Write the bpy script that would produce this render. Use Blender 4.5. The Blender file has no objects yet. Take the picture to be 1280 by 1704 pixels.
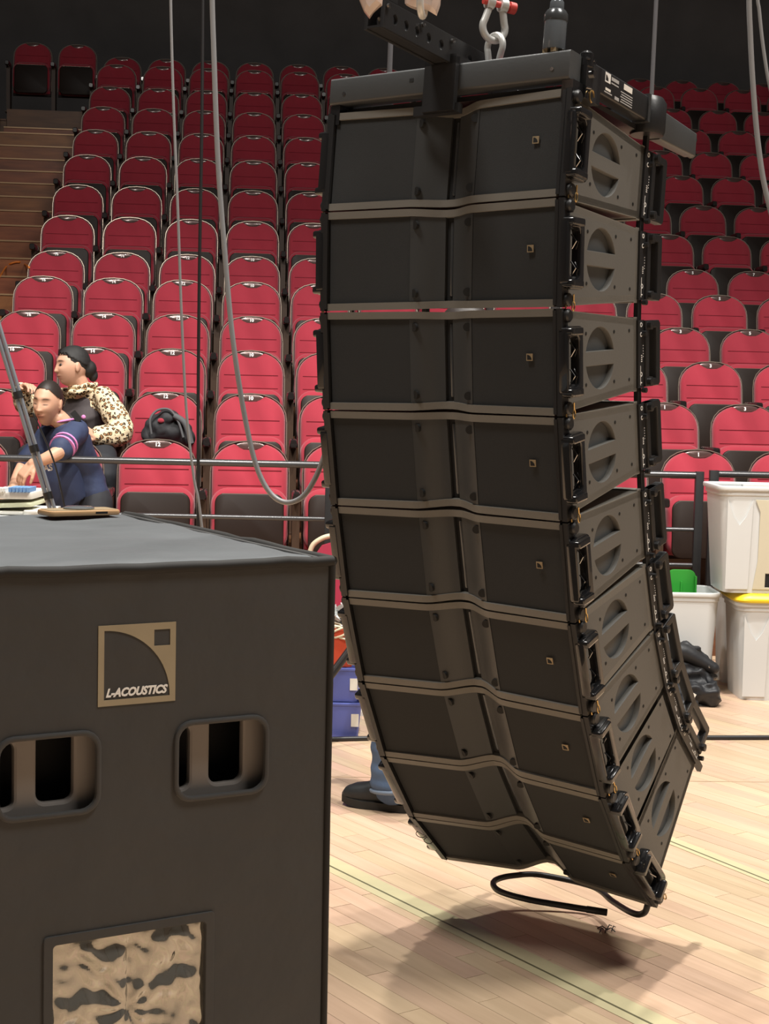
import bpy, math, random
import numpy as np
from mathutils import Vector, Matrix, noise
random.seed(7)
R = math.radians
C = bpy.context.scene.collection
SC = bpy.context.scene

# ------------------------------------------------------------------ camera
EYE, PITCH, ROLL, FPX = 1.45, R(4.3146), R(1.2536), 2543.16
cd = bpy.data.cameras.new('camera'); cam = bpy.data.objects.new('camera', cd); C.objects.link(cam)
cd.sensor_fit = 'HORIZONTAL'; cd.sensor_width = 36; cd.lens = FPX / 1280 * 36; cd.clip_start = .05
cam.matrix_world = Matrix.Translation((0, 0, EYE)) @ Matrix.Rotation(R(90) - PITCH, 4, 'X') @ Matrix.Rotation(ROLL, 4, 'Z')
SC.camera = cam

# ------------------------------------------------------------------ light and exposure
vs = SC.view_settings
SC.display_settings.display_device = 'sRGB'
vs.view_transform = 'Standard'; vs.look = 'None'; vs.gamma = 1; vs.use_curve_mapping = False; vs.exposure = 0.0
w = bpy.data.worlds.new('world'); SC.world = w; w.use_nodes = True
w.node_tree.nodes['Background'].inputs[0].default_value = (1, .95, .88, 1)
w.node_tree.nodes['Background'].inputs[1].default_value = 0.06

def area(name, loc, aim, size, power, col):
    l = bpy.data.lights.new(name, 'AREA'); l.shape = 'DISK'; l.size = size; l.energy = power; l.color = col
    o = bpy.data.objects.new(name, l); C.objects.link(o); o.location = loc
    o.rotation_euler = (Vector(aim) - Vector(loc)).to_track_quat('-Z', 'Y').to_euler(); return o

def spot(name, loc, aim, power, col, angle, blend=.5, rad=.15):
    l = bpy.data.lights.new(name, 'SPOT'); l.energy = power; l.color = col; l.spot_size = R(angle); l.spot_blend = blend; l.shadow_soft_size = rad
    o = bpy.data.objects.new(name, l); C.objects.link(o); o.location = loc
    o.rotation_euler = (Vector(aim) - Vector(loc)).to_track_quat('-Z', 'Y').to_euler(); return o

NEUT = (1, .955, .89)
spot('stage_spot', (1.0, 4.9, 9.0), (.65, 4.2, 0), 2500, NEUT, 110, .6, .10)
spot('stage_spot', (-1.3, 5.6, 9.0), (-.6, 5.4, 0), 1300, NEUT, 120, .6, .16)
spot('stage_spot', (2.9, 4.6, 9.0), (1.8, 5.0, 0), 1100, NEUT, 120, .6, .16)
area('fill_light', (-2.8, 1.6, 9.0), (-1.6, 3.6, 0), 2.0, 430, NEUT)  # these two area lamps are unseen, added as soft fill over the stage
area('fill_light', (3.4, 1.4, 8.5), (1.2, 3.6, 0.5), 2.0, 480, NEUT)
spot('house_spot', (-2.2, 2.5, 9.0), (-1.8, 10.4, 1.2), 2200, NEUT, 38, .8, .2)
spot('house_spot', (2.6, 2.5, 9.0), (2.0, 10.4, 1.2), 1900, NEUT, 34, .8, .2)

# ------------------------------------------------------------------ helpers
def ray(x, y):
    u, v = x - 640, y - 852
    c, s = math.cos(ROLL), math.sin(ROLL); cp, sp = math.cos(PITCH), math.sin(PITCH)
    uu, ww = u * c + v * s, -u * s + v * c
    return Vector((uu / FPX, cp - ww / FPX * sp, -sp - ww / FPX * cp))
def at(x, y, Y):
    d = ray(x, y); return d * (Y / d.y) + Vector((0, 0, EYE))
def atz(x, y, z=0.):
    d = ray(x, y); return d * ((z - EYE) / d.z) + Vector((0, 0, EYE))
def pix(P):
    X, Y, Z = P[0], P[1], P[2] - EYE
    cp, sp = math.cos(PITCH), math.sin(PITCH); d = Y * cp - Z * sp; ww = -(Z * cp + Y * sp)
    u, ww = FPX * X / d, FPX * ww / d; c, s = math.cos(ROLL), math.sin(ROLL)
    return 640 + u * c - ww * s, 852 + u * s + ww * c

class MB:
    def __init__(s): s.v = []; s.f = []; s.m = []; s.cur = 0
    def add(s, vs_, fs, M=None):
        b = len(s.v)
        for p in vs_:
            p = Vector(p); s.v.append(tuple(M @ p if M else p))
        for f in fs: s.f.append([b + i for i in f]); s.m.append(s.cur)
        return s
    def box(s, x0, x1, y0, y1, z0, z1, M=None):
        return s.add([(x0, y0, z0), (x1, y0, z0), (x1, y1, z0), (x0, y1, z0), (x0, y0, z1), (x1, y0, z1), (x1, y1, z1), (x0, y1, z1)],
                     [(0, 3, 2, 1), (4, 5, 6, 7), (0, 1, 5, 4), (1, 2, 6, 5), (2, 3, 7, 6), (3, 0, 4, 7)], M)
    def prism(s, poly, z0, z1, M=None, inset=0.):
        """poly in XY counter-clockwise, z0..z1; inset bevels the rim at z1."""
        n = len(poly); P = [(x, y, z0) for x, y in poly]
        rings = [P]
        if inset:
            cx = sum(p[0] for p in poly) / n; cy = sum(p[1] for p in poly) / n
            hx = max(abs(p[0] - cx) for p in poly); hy = max(abs(p[1] - cy) for p in poly)
            rings.append([(x, y, z1 - inset) for x, y in poly])
            kx, ky = 1 - inset * .35 / hx, 1 - inset * .35 / hy
            rings.append([(cx + (x - cx) * kx, cy + (y - cy) * ky, z1 - inset * .35) for x, y in poly])
            kx, ky = 1 - inset / hx, 1 - inset / hy
            rings.append([(cx + (x - cx) * kx, cy + (y - cy) * ky, z1) for x, y in poly])
        else: rings.append([(x, y, z1) for x, y in poly])
        V = [p for r in rings for p in r]; F = [tuple(range(n - 1, -1, -1))]
        for k in range(len(rings) - 1):
            for i in range(n):
                j = (i + 1) % n; F.append((k * n + i, k * n + j, (k + 1) * n + j, (k + 1) * n + i))
        F.append(tuple((len(rings) - 1) * n + i for i in range(n)))
        return s.add(V, F, M)
    def loft(s, rings, cap=True, closed=True, M=None):
        n = len(rings[0]); V = [p for r in rings for p in r]; F = []
        for k in range(len(rings) - 1):
            for i in range(n if closed else n - 1):
                j = (i + 1) % n; F.append((k * n + i, k * n + j, (k + 1) * n + j, (k + 1) * n + i))
        if cap: F.append(tuple(range(n - 1, -1, -1))); F.append(tuple((len(rings) - 1) * n + i for i in range(n)))
        return s.add(V, F, M)
    def tube(s, pts, r, n=10, cap=True, closed=False, round_end=False):
        pts = [Vector(p) for p in pts]; N = len(pts)
        rs = r if isinstance(r, (list, tuple)) else [r] * N
        rings = []; prev = None
        for i, p in enumerate(pts):
            if closed: t = pts[(i + 1) % N] - pts[i - 1]
            else: t = pts[min(i + 1, N - 1)] - pts[max(i - 1, 0)]
            t.normalize()
            if prev is None:
                a = Vector((0, 0, 1)) if abs(t.z) < .9 else Vector((1, 0, 0)); a = (a - t * a.dot(t)).normalized()
            else: a = (prev - t * prev.dot(t)).normalized()
            prev = a; b = t.cross(a)
            rings.append((p, a, b, t, rs[i]))
        out = []
        def ring(p, a, b, rr): return [p + (a * math.cos(2 * math.pi * k / n) + b * math.sin(2 * math.pi * k / n)) * rr for k in range(n)]
        if round_end and not closed:
            p, a, b, t, rr = rings[0]
            for q in (80, 55, 28): out.append(ring(p - t * rr * math.sin(R(q)), a, b, rr * math.cos(R(q))))
        for p, a, b, t, rr in rings: out.append(ring(p, a, b, rr))
        if round_end and not closed:
            p, a, b, t, rr = rings[-1]
            for q in (28, 55, 80): out.append(ring(p + t * rr * math.sin(R(q)), a, b, rr * math.cos(R(q))))
        if closed: out.append(out[0]); return s.loft(out, cap=False)
        return s.loft(out, cap=cap)
    def sphere(s, c, r, n=12, m=8, M=None):
        r = Vector(r) if hasattr(r, '__len__') else Vector((r, r, r)); c = Vector(c)
        rings = []
        for k in range(m + 1):
            ph = math.pi * (k + .02) / (m + .04) - math.pi / 2
            rings.append([(c.x + r.x * math.cos(ph) * math.cos(2 * math.pi * i / n), c.y + r.y * math.cos(ph) * math.sin(2 * math.pi * i / n), c.z + r.z * math.sin(ph)) for i in range(n)])
        return s.loft(rings, M=M)
    def lathe(s, prof, n=24, M=None):
        return s.loft([[(r * math.cos(2 * math.pi * i / n), r * math.sin(2 * math.pi * i / n), z) for i in range(n)] for r, z in prof], M=M)
    def raw(s, me, M=None):
        return s.add([v.co for v in me.vertices], [tuple(p.vertices) for p in me.polygons], M)
    def mesh(s, name, mats, smooth=35):
        me = bpy.data.meshes.new(name); me.from_pydata(s.v, [], s.f)
        for m in (mats if isinstance(mats, (list, tuple)) else [mats]): me.materials.append(m)
        if any(s.m): me.polygons.foreach_set('material_index', s.m)
        if smooth:
            me.shade_smooth(); me.set_sharp_from_angle(angle=R(smooth))
        me.update(); return me
    def build(s, name, mats, parent=None, smooth=35, M=None):
        return link(name, s.mesh(name, mats, smooth), parent, M)

def link(name, me, parent=None, M=None):
    o = bpy.data.objects.new(name, me); C.objects.link(o)
    if parent: o.parent = parent
    if M is not None: o.matrix_local = M
    return o
def tag(o, label, cat, group=None, kind=None):
    if label: o['label'] = label
    if cat: o['category'] = cat
    if group: o['group'] = group
    if kind: o['kind'] = kind
    return o
def thing(name, label, cat, M=None, group=None):
    o = bpy.data.objects.new(name, None); C.objects.link(o); o.empty_display_size = .1
    if M is not None: o.matrix_world = M
    return tag(o, label, cat, group)
def structure(o): o['kind'] = 'structure'; return o
def frame(o, x, y, z=None):
    """matrix with origin o and axes x, y (orthonormalised)"""
    x = Vector(x).normalized(); y = Vector(y); y = (y - x * y.dot(x)).normalized(); z = x.cross(y)
    return Matrix(((x.x, y.x, z.x, o[0]), (x.y, y.y, z.y, o[1]), (x.z, y.z, z.z, o[2]), (0, 0, 0, 1)))
def T(x, y, z): return Matrix.Translation((x, y, z))
def rrect(w_, h, r, n=5, cx=0, cy=0):
    P = []
    for sx, sy, a0 in ((1, 1, 0), (-1, 1, 90), (-1, -1, 180), (1, -1, 270)):
        for k in range(n + 1):
            a = R(a0 + 90 * k / n); P.append((cx + sx * (w_ / 2 - r) + r * math.cos(a), cy + sy * (h / 2 - r) + r * math.sin(a)))
    return P
def holed(outer, holes, thick, bevel=0.):
    """mesh of a flat plate with holes in XY, centred on z=0"""
    cu = bpy.data.curves.new('c', 'CURVE'); cu.dimensions = '2D'; cu.fill_mode = 'BOTH'
    cu.extrude = max(thick / 2 - bevel, 1e-5); cu.bevel_depth = bevel; cu.bevel_resolution = 1; cu.offset = -bevel
    for P in [outer] + holes:
        sp = cu.splines.new('POLY'); sp.points.add(len(P) - 1); sp.use_cyclic_u = True
        for q, p in zip(sp.points, P): q.co = (p[0], p[1], 0, 1)
    o = bpy.data.objects.new('c', cu); C.objects.link(o)
    dg = bpy.context.evaluated_depsgraph_get(); me = bpy.data.meshes.new_from_object(o.evaluated_get(dg))
    bpy.data.objects.remove(o); bpy.data.curves.remove(cu); me.materials.clear(); return me
def textmesh(s, size, depth=.0006, bold=0., shear=0., align='CENTER'):
    cu = bpy.data.curves.new('t', 'FONT'); cu.body = s; cu.size = size; cu.extrude = depth; cu.offset = bold; cu.shear = shear
    cu.align_x = align; cu.align_y = 'CENTER'; cu.resolution_u = 3
    o = bpy.data.objects.new('t', cu); C.objects.link(o)
    dg = bpy.context.evaluated_depsgraph_get(); me = bpy.data.meshes.new_from_object(o.evaluated_get(dg))
    bpy.data.objects.remove(o); bpy.data.curves.remove(cu); me.materials.clear(); return me
def spline(pts, k=8):
    pts = [Vector(p) for p in pts]; out = []
    for i in range(len(pts) - 1):
        p0, p1, p2, p3 = pts[max(i - 1, 0)], pts[i], pts[i + 1], pts[min(i + 2, len(pts) - 1)]
        for j in range(k):
            t = j / k
            out.append(.5 * ((2 * p1) + (p2 - p0) * t + (2 * p0 - 5 * p1 + 4 * p2 - p3) * t * t + (3 * p1 - p0 - 3 * p2 + p3) * t ** 3))
    return out + [pts[-1]]
def remesh(mb, voxel, smooth_it=4, fac=.5):
    me = mb.mesh('r', [], 0); o = bpy.data.objects.new('r', me); C.objects.link(o)
    m = o.modifiers.new('r', 'REMESH'); m.mode = 'VOXEL'; m.voxel_size = voxel
    if smooth_it: sm = o.modifiers.new('s', 'SMOOTH'); sm.iterations = smooth_it; sm.factor = fac
    dg = bpy.context.evaluated_depsgraph_get(); out = bpy.data.meshes.new_from_object(o.evaluated_get(dg))
    bpy.data.objects.remove(o); out.shade_smooth(); return out
def wobble(me, fn):
    n = len(me.vertices); nr = np.empty(n * 3); me.vertex_normals.foreach_get('vector', nr); nr = nr.reshape(-1, 3)
    co = np.empty(n * 3); me.vertices.foreach_get('co', co); co = co.reshape(-1, 3)
    co += nr * np.array([fn(Vector(c)) for c in co])[:, None]
    me.vertices.foreach_set('co', co.ravel()); me.update()
ORD = 'zeroth first second third fourth fifth sixth seventh eighth ninth tenth eleventh twelfth thirteenth fourteenth fifteenth sixteenth seventeenth'.split()

# ------------------------------------------------------------------ materials
def mat(name, col, rough=.5, metal=0., spec=.5, bump=0., bscale=60., var=0., vscale=4., sheen=0., rand=0., coat=0., trans=0., island=False, bdist=.002):
    m = bpy.data.materials.new(name); m.use_nodes = True; nt = m.node_tree; N = nt.nodes; L = nt.links
    b = N['Principled BSDF']; b.inputs['Roughness'].default_value = rough; b.inputs['Metallic'].default_value = metal
    b.inputs['Specular IOR Level'].default_value = spec; b.inputs['Sheen Weight'].default_value = sheen; b.inputs['Coat Weight'].default_value = coat
    b.inputs['Transmission Weight'].default_value = trans
    b.inputs['Base Color'].default_value = (*col, 1)
    tc = N.new('ShaderNodeTexCoord')
    src = None
    if var:
        n = N.new('ShaderNodeTexNoise'); n.inputs['Scale'].default_value = vscale; n.inputs['Detail'].default_value = 5; L.new(tc.outputs['Object'], n.inputs['Vector'])
        mx = N.new('ShaderNodeMix'); mx.data_type = 'RGBA'; L.new(n.outputs['Fac'], mx.inputs[0])
        mx.inputs[6].default_value = (*[c * (1 - var) for c in col], 1); mx.inputs[7].default_value = (*[min(1, c * (1 + var)) for c in col], 1)
        src = mx.outputs[2]
    if rand:
        hs = N.new('ShaderNodeHueSaturation'); mr = N.new('ShaderNodeMapRange')
        rs = N.new('ShaderNodeNewGeometry').outputs['Random Per Island'] if island else N.new('ShaderNodeObjectInfo').outputs['Random']
        L.new(rs, mr.inputs[0]); mr.inputs[3].default_value = 1 - rand; mr.inputs[4].default_value = 1 + rand
        L.new(mr.outputs[0], hs.inputs['Value'])
        if src: L.new(src, hs.inputs['Color'])
        else: hs.inputs['Color'].default_value = (*col, 1)
        src = hs.outputs[0]
    if src: L.new(src, b.inputs['Base Color'])
    if bump:
        n2 = N.new('ShaderNodeTexNoise'); n2.inputs['Scale'].default_value = bscale; n2.inputs['Detail'].default_value = 4; L.new(tc.outputs['Object'], n2.inputs['Vector'])
        bp = N.new('ShaderNodeBump'); bp.inputs['Strength'].default_value = bump; bp.inputs['Distance'].default_value = bdist
        L.new(n2.outputs['Fac'], bp.inputs['Height']); L.new(bp.outputs[0], b.inputs['Normal'])
    return m

def wood_mat(name, c1, c2, rough, island=False, rand=.115, spec=.5):
    m = bpy.data.materials.new(name); m.use_nodes = True; nt = m.node_tree; N = nt.nodes; L = nt.links; b = N['Principled BSDF']
    b.inputs['Roughness'].default_value = rough; b.inputs['Specular IOR Level'].default_value = spec
    tc = N.new('ShaderNodeTexCoord'); mp = N.new('ShaderNodeMapping'); L.new(tc.outputs['Object'], mp.inputs[0]); mp.inputs['Scale'].default_value = (3, 45, 20)
    rnd = N.new('ShaderNodeNewGeometry').outputs['Random Per Island'] if island else N.new('ShaderNodeObjectInfo').outputs['Random']
    mu = N.new('ShaderNodeMath'); mu.operation = 'MULTIPLY'; mu.inputs[1].default_value = 40; L.new(rnd, mu.inputs[0])
    n = N.new('ShaderNodeTexNoise'); n.noise_dimensions = '4D'; L.new(mp.outputs[0], n.inputs['Vector']); L.new(mu.outputs[0], n.inputs['W']); n.inputs['Scale'].default_value = 1; n.inputs['Detail'].default_value = 6
    rp = N.new('ShaderNodeValToRGB'); rp.color_ramp.elements[0].position = .3; rp.color_ramp.elements[1].position = .72
    rp.color_ramp.elements[0].color = (*c2, 1); rp.color_ramp.elements[1].color = (*c1, 1); L.new(n.outputs['Fac'], rp.inputs[0])
    hs = N.new('ShaderNodeHueSaturation'); L.new(rp.outputs[0], hs.inputs['Color'])
    mr = N.new('ShaderNodeMapRange'); mr.inputs[3].default_value = 1 - rand; mr.inputs[4].default_value = 1 + rand * .8; L.new(rnd, mr.inputs[0]); L.new(mr.outputs[0], hs.inputs['Value'])
    wn = N.new('ShaderNodeTexWhiteNoise'); wn.noise_dimensions = '1D'; L.new(mu.outputs[0], wn.inputs['W'])
    mr2 = N.new('ShaderNodeMapRange'); mr2.inputs[3].default_value = .485; mr2.inputs[4].default_value = .51; L.new(wn.outputs['Value'], mr2.inputs[0]); L.new(mr2.outputs[0], hs.inputs['Hue'])
    L.new(hs.outputs[0], b.inputs['Base Color']); return m

M = {}
M['plank'] = wood_mat('maple_plank', (.66, .485, .335), (.56, .40, .265), .33)
M['plank_i'] = wood_mat('maple_planking', (.66, .485, .335), (.56, .40, .265), .33, island=True)
M['joint'] = mat('floor_joint', (.47, .33, .215), .7)
M['tape'] = mat('line_paint', (.56, .505, .31), .35, var=.1, vscale=12)
M['tapeline'] = mat('line_edge', (.12, .11, .06), .5)
M['black_wall'] = mat('black_drape', (.10, .094, .095), .9, var=.3, vscale=2, bump=.3, bscale=8)
M['tier'] = wood_mat('tier_wood', (.17, .07, .03), (.09, .035, .016), .45)
M['step'] = wood_mat('step_wood', (.36, .135, .042), (.20, .07, .024), .4)
M['nosing'] = mat('step_nosing', (.42, .27, .15), .35, metal=.4)
M['velvet'] = mat('red_seat_fabric', (.31, .014, .033), .85, sheen=.35, bump=.25, bscale=300, var=.12, vscale=9, rand=.06)
M['seam'] = mat('seat_seam', (.17, .006, .016), .9)
M['shell'] = mat('seat_shell', (.014, .006, .006), .5, spec=.25)
M['board'] = mat('seat_board', (.016, .009, .0065), .5, spec=.22, var=.3, vscale=3)
M['rim'] = mat('rim_and_highlight', (.33, .27, .22), .3, metal=.7)
M['plate'] = mat('number_plate', (.10, .06, .055), .25, metal=.3, coat=.4)
M['digit'] = mat('white_digits', (.8, .8, .8), .5)
M['arm'] = mat('armrest_black', (.014, .011, .011), .25, coat=.4)
M['post'] = mat('seat_post', (.045, .022, .011), .5)
M['black_steel'] = mat('black_steel', (.018, .018, .019), .38, spec=.5, bump=.1, bscale=150)
M['beam'] = mat('beam_paint', (.058, .061, .063), .42, bump=.1, bscale=150)
M['gloss_black'] = mat('gloss_black_steel', (.012, .012, .013), .16, coat=.7)
M['rail'] = mat('rail_grey', (.075, .075, .078), .28, metal=.5)
M['cab'] = mat('cabinet_paint', (.118, .114, .104), .55, bump=.15, bscale=240)
M['lip'] = mat('cabinet_edge', (.165, .155, .135), .5, bump=.1, bscale=240)
M['grille'] = mat('grille_cloth', (.019, .0205, .0215), .8, bump=.6, bscale=900, bdist=.001)
M['horn'] = mat('horn_panel', (.046, .048, .049), .42, bump=.1, bscale=300)
M['slot'] = mat('horn_slot', (.10, .105, .11), .22, metal=.6)
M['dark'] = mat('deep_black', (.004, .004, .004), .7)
M['cup'] = mat('handle_cup', (.075, .080, .082), .4)
M['gold'] = mat('badge_gold', (.40, .31, .19), .4, metal=.4)
M['goldprint'] = mat('emblem_gold', (.31, .262, .175), .55, var=.12, vscale=20)
M['white'] = mat('white_print', (.80, .80, .78), .5)
M['mark'] = mat('grey_print', (.40, .40, .40), .5)
M['brass'] = mat('brass_pin', (.55, .38, .16), .3, metal=.9)
M['chrome'] = mat('chrome', (.38, .38, .38), .18, metal=1)
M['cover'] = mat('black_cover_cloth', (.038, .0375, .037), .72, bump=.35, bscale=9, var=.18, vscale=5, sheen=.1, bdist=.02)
M['cover_lit'] = mat('black_cover_cloth_lit', (.078, .086, .092), .6, bump=.3, bscale=7, var=.25, vscale=6, bdist=.02)  # same black cloth, strong light from above put into a paler, cooler colour
M['hem'] = mat('cover_hem', (.012, .011, .010), .8)
M['recess'] = mat('recess_paint', (.20, .18, .165), .5)
M['vinyl'] = mat('clear_vinyl', (.33, .32, .285), .09, metal=.7, spec=.8, coat=.6)
M['cable_grey'] = mat('grey_cable', (.26, .26, .265), .4)
M['cable_black'] = mat('black_cable', (.016, .015, .016), .45)
M['cable_orange'] = mat('orange_cable', (.8, .22, .03), .5)
M['shackle'] = mat('galvanised_shackle', (.62, .62, .60), .38, metal=.3)
M['red_paint'] = mat('red_pin', (.55, .06, .05), .45)
M['bag'] = mat('clear_plastic_bag', (.62, .50, .44), .25, coat=.5)
M['binwhite'] = mat('white_plastic', (.64, .66, .66), .38, var=.04, vscale=3)
M['binbeige'] = mat('beige_plastic', (.60, .56, .43), .45)
M['yellow'] = mat('yellow_plastic', (.80, .58, .02), .35)
M['green'] = mat('green_plastic', (.03, .30, .035), .35)
M['blue'] = mat('blue_plastic', (.10, .13, .42), .42)
M['redbox'] = mat('red_plastic', (.55, .07, .03), .42)
M['cream'] = mat('cream_tube', (.66, .58, .42), .4)
M['pinkred'] = mat('red_upholstery', (.40, .03, .07), .8)
M['jacket'] = mat('black_jacket', (.012, .013, .016), .55, bump=.4, bscale=14, bdist=.01)
M['denim'] = mat('blue_denim', (.075, .12, .21), .85, bump=.4, bscale=30, var=.5, vscale=8, bdist=.006)
M['denim_hem'] = mat('denim_hem', (.17, .22, .30), .85)
M['shoe'] = mat('black_trainer', (.016, .019, .022), .6, bump=.4, bscale=90)
M['sole'] = mat('black_sole', (.022, .021, .019), .7)
M['navy'] = mat('navy_jersey', (.024, .036, .085), .75, bump=.45, bscale=14, var=.2, vscale=6, bdist=.012)
M['navy_dark'] = mat('dark_trousers', (.014, .015, .020), .8)
M['pink'] = mat('pink_stripe', (.66, .22, .48), .7)
M['vest'] = mat('dark_vest', (.050, .040, .042), .75, bump=.3, bscale=12, bdist=.008)
M['scarf'] = mat('black_headscarf', (.013, .012, .012), .7, bump=.35, bscale=25, bdist=.005)
M['hair'] = mat('dark_hair', (.024, .018, .016), .5, spec=.3, bump=.4, bscale=60)
M['eye'] = mat('eye', (.03, .02, .016), .15)
M['paper'] = mat('white_paper', (.76, .74, .68), .7)
M['pale_green'] = mat('pale_green_card', (.60, .62, .44), .7)
M['tab_blue'] = mat('blue_tab', (.18, .36, .68), .6)
M['grey_alu'] = mat('grey_aluminium', (.34, .37, .42), .32, metal=.55)
M['phone_case'] = mat('copper_phone_case', (.50, .30, .15), .35, coat=.3)
M['phone_glass'] = mat('phone_disc', (.20, .21, .22), .1, metal=.5)
M['rucksack'] = mat('dark_rucksack', (.020, .020, .023), .75, bump=.4, bscale=20, bdist=.006)
M['rucksack_grey'] = mat('grey_rucksack', (.085, .085, .09), .8)
M['pole'] = mat('pole_grey', (.11, .11, .12), .5)
M['clear'] = mat('dark_clear_plastic', (.09, .10, .11), .08, coat=1)

def leopard():
    m = bpy.data.materials.new('leopard_print'); m.use_nodes = True; N = m.node_tree.nodes; L = m.node_tree.links; b = N['Principled BSDF']; b.inputs['Roughness'].default_value = .8
    tc = N.new('ShaderNodeTexCoord'); nz = N.new('ShaderNodeTexNoise'); nz.inputs['Scale'].default_value = 40; L.new(tc.outputs['Object'], nz.inputs['Vector'])
    mx = N.new('ShaderNodeMix'); mx.data_type = 'VECTOR'; mx.inputs[0].default_value = .025; L.new(tc.outputs['Object'], mx.inputs[4]); L.new(nz.outputs['Color'], mx.inputs[5])
    v = N.new('ShaderNodeTexVoronoi'); v.inputs['Scale'].default_value = 46; L.new(mx.outputs[1], v.inputs['Vector'])
    rp = N.new('ShaderNodeValToRGB'); e = rp.color_ramp.elements; rp.color_ramp.interpolation = 'CONSTANT'
    e[0].position = 0; e[0].color = (.34, .17, .06, 1); e[1].position = .26; e[1].color = (.02, .012, .008, 1); x = e.new(.46); x.color = (.74, .60, .40, 1)
    L.new(v.outputs['Distance'], rp.inputs[0]); L.new(rp.outputs[0], b.inputs['Base Color']); return m
M['leopard'] = leopard()
def skin_mat(name):
    m = bpy.data.materials.new(name); m.use_nodes = True; N = m.node_tree.nodes; L = m.node_tree.links; b = N['Principled BSDF']
    b.inputs['Roughness'].default_value = .5; b.inputs['Subsurface Weight'].default_value = .08; b.inputs['Subsurface Radius'].default_value = (.01, .004, .002)
    a = N.new('ShaderNodeAttribute'); a.attribute_name = 'Col'; L.new(a.outputs['Color'], b.inputs['Base Color']); return m
M['skin'] = skin_mat('skin')

# ------------------------------------------------------------------ the setting
fl = structure(MB().box(-9, 9, -5, 22, -.12, -.0045).build('floor', M['joint'], smooth=0))
tdir = Vector((.573, -.82, 0)).normalized(); ndir = Vector((.82, .573, 0)).normalized()
FL = frame((0, 4, 0), tdir, ndir)          # local x along the planks
PW, PL = .068, .62
cells = []
rng = random.Random(3)
for j in range(-64, 65):
    off = rng.uniform(0, PL)
    for i in range(-9, 10):
        c = FL @ Vector((i * PL + off, j * PW, 0))
        if -4 < c.x < 4 and -3 < c.y < 8.6: cells.append((i * PL + off, j * PW, c))
def seen_floor(c):
    if c.y < 2: return False
    x, y = pix(c); return 470 < x < 1330 and 1180 < y < 1790
near = sorted([c for c in cells if seen_floor(c[2])], key=lambda c: c[2].y)[:300]
nset = set((c[0], c[1]) for c in near)
pm = MB().box(-PL / 2 + .0007, PL / 2 - .0007, -PW / 2 + .0006, PW / 2 - .0006, -.005, 0).mesh('plank', M['plank'], 0)
for lx, ly, c in near:
    link('plank', pm, fl, FL @ T(lx, ly, rng.uniform(-.0003, .0002)))
rest = MB()
for lx, ly, c in cells:
    if (lx, ly) not in nset: rest.box(lx - PL / 2 + .0007, lx + PL / 2 - .0007, ly - PW / 2 + .0006, ly + PW / 2 - .0006, -.005, 0)
o = rest.build('plank', M['plank_i'], fl, 0, FL); o['kind'] = 'stuff'
# inlaid court lines: two pale bands with a dark gap
def line(name, a, b, w1, w2, label):
    a, b = atz(*a), atz(*b); d = (b - a).normalized(); a2, b2 = a - d * 1.4, b + d * 1.2
    Mx = frame((a2 + b2) / 2, d, Vector((-d.y, d.x, 0))); hl = (b2 - a2).length / 2
    t = thing(name, label, 'floor line', Mx, 'painted lines on the floor')
    MB().box(-hl, hl, .004, .004 + w1, .0004, .0012).build('band', M['tape'], t, 0)
    MB().box(-hl, hl, -.004 - w2, -.004, .0004, .0012).build('band', M['tape'], t, 0)
    MB().box(-hl, hl, -.004, .004, .0004, .0009).build('gap', M['tapeline'], t, 0)
line('floor_line', (530, 1432), (1075, 1700), .052, .030, 'pale yellow double line across the floor, below the hanging speakers')
line('floor_line', (1140, 1410), (1280, 1466), .036, .020, 'pale yellow double line on the floor, beyond the hanging speakers')
a, b = atz(480, 1293), atz(1330, 1302)
structure(MB().box(a.x, b.x, 5.735, 5.741, .0003, .0010, Matrix.Rotation(.04, 4, 'Z') @ T(.22, 0, 0)).build('floor_seam', M['joint'], smooth=0))

# seating grid
EX = Vector((math.cos(R(5.153)), math.sin(R(5.153)), 0)); NY = Vector((-math.sin(R(5.153)), math.cos(R(5.153)), 0))
SEAT_S, ROW_R = .54, .793
ZT = [1.169, 1.448, 1.744, 2.018, 2.328, 2.598, 2.977, 3.35, 3.746, 4.122, 4.50, 4.868, 5.278, 5.532]
O0 = Vector((-.80016, 9.0147, 0))
def grid(r, k): return O0 + EX * (k * SEAT_S) + NY * (r * ROW_R)
ZF = [z - .88 for z in ZT]
GM = frame(O0, EX, NY)     # local x along rows, y back
for r in range(14):
    y0 = r * ROW_R - .50; y1 = (r + 1) * ROW_R - .50 + (.6 if r == 13 else 0)
    m = MB()
    m.box(-3.62 * SEAT_S, 13 * SEAT_S, y0, y1, -.004, ZF[r] - .02); m.box(-12 * SEAT_S, -5.45 * SEAT_S, y0, y1, -.004, ZF[r] - .02)
    m.box(-3.62 * SEAT_S, 13 * SEAT_S, y0 - .015, y1 - .001, ZF[r] - .02, ZF[r]); m.box(-12 * SEAT_S, -5.45 * SEAT_S, y0 - .015, y1 - .001, ZF[r] - .02, ZF[r])
    structure(m.build('tier_floor', M['tier'], smooth=0, M=GM))
st = structure(MB().box(-5.44 * SEAT_S, -3.63 * SEAT_S, -.3, 13.6 * ROW_R, -.004, .02).build('stair_floor', M['tier'], smooth=0, M=GM))
prev = 0
for r in range(14):
    for h in range(2):
        z1 = (prev + (ZF[r] - prev) * (h + 1) / 2); y0 = r * ROW_R - .72 + h * ROW_R / 2
        s_ = MB(); s_.box(-5.44 * SEAT_S, -3.63 * SEAT_S, y0, 13.6 * ROW_R, max(0.02, z1 - .22), z1).build('step', M['step'], st, 0)
        MB().box(-5.44 * SEAT_S, -3.63 * SEAT_S, y0 - .012, y0 + .02, z1 - .012, z1 + .002).build('step_nosing', M['nosing'], st, 0)
    prev = ZF[r]
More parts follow.
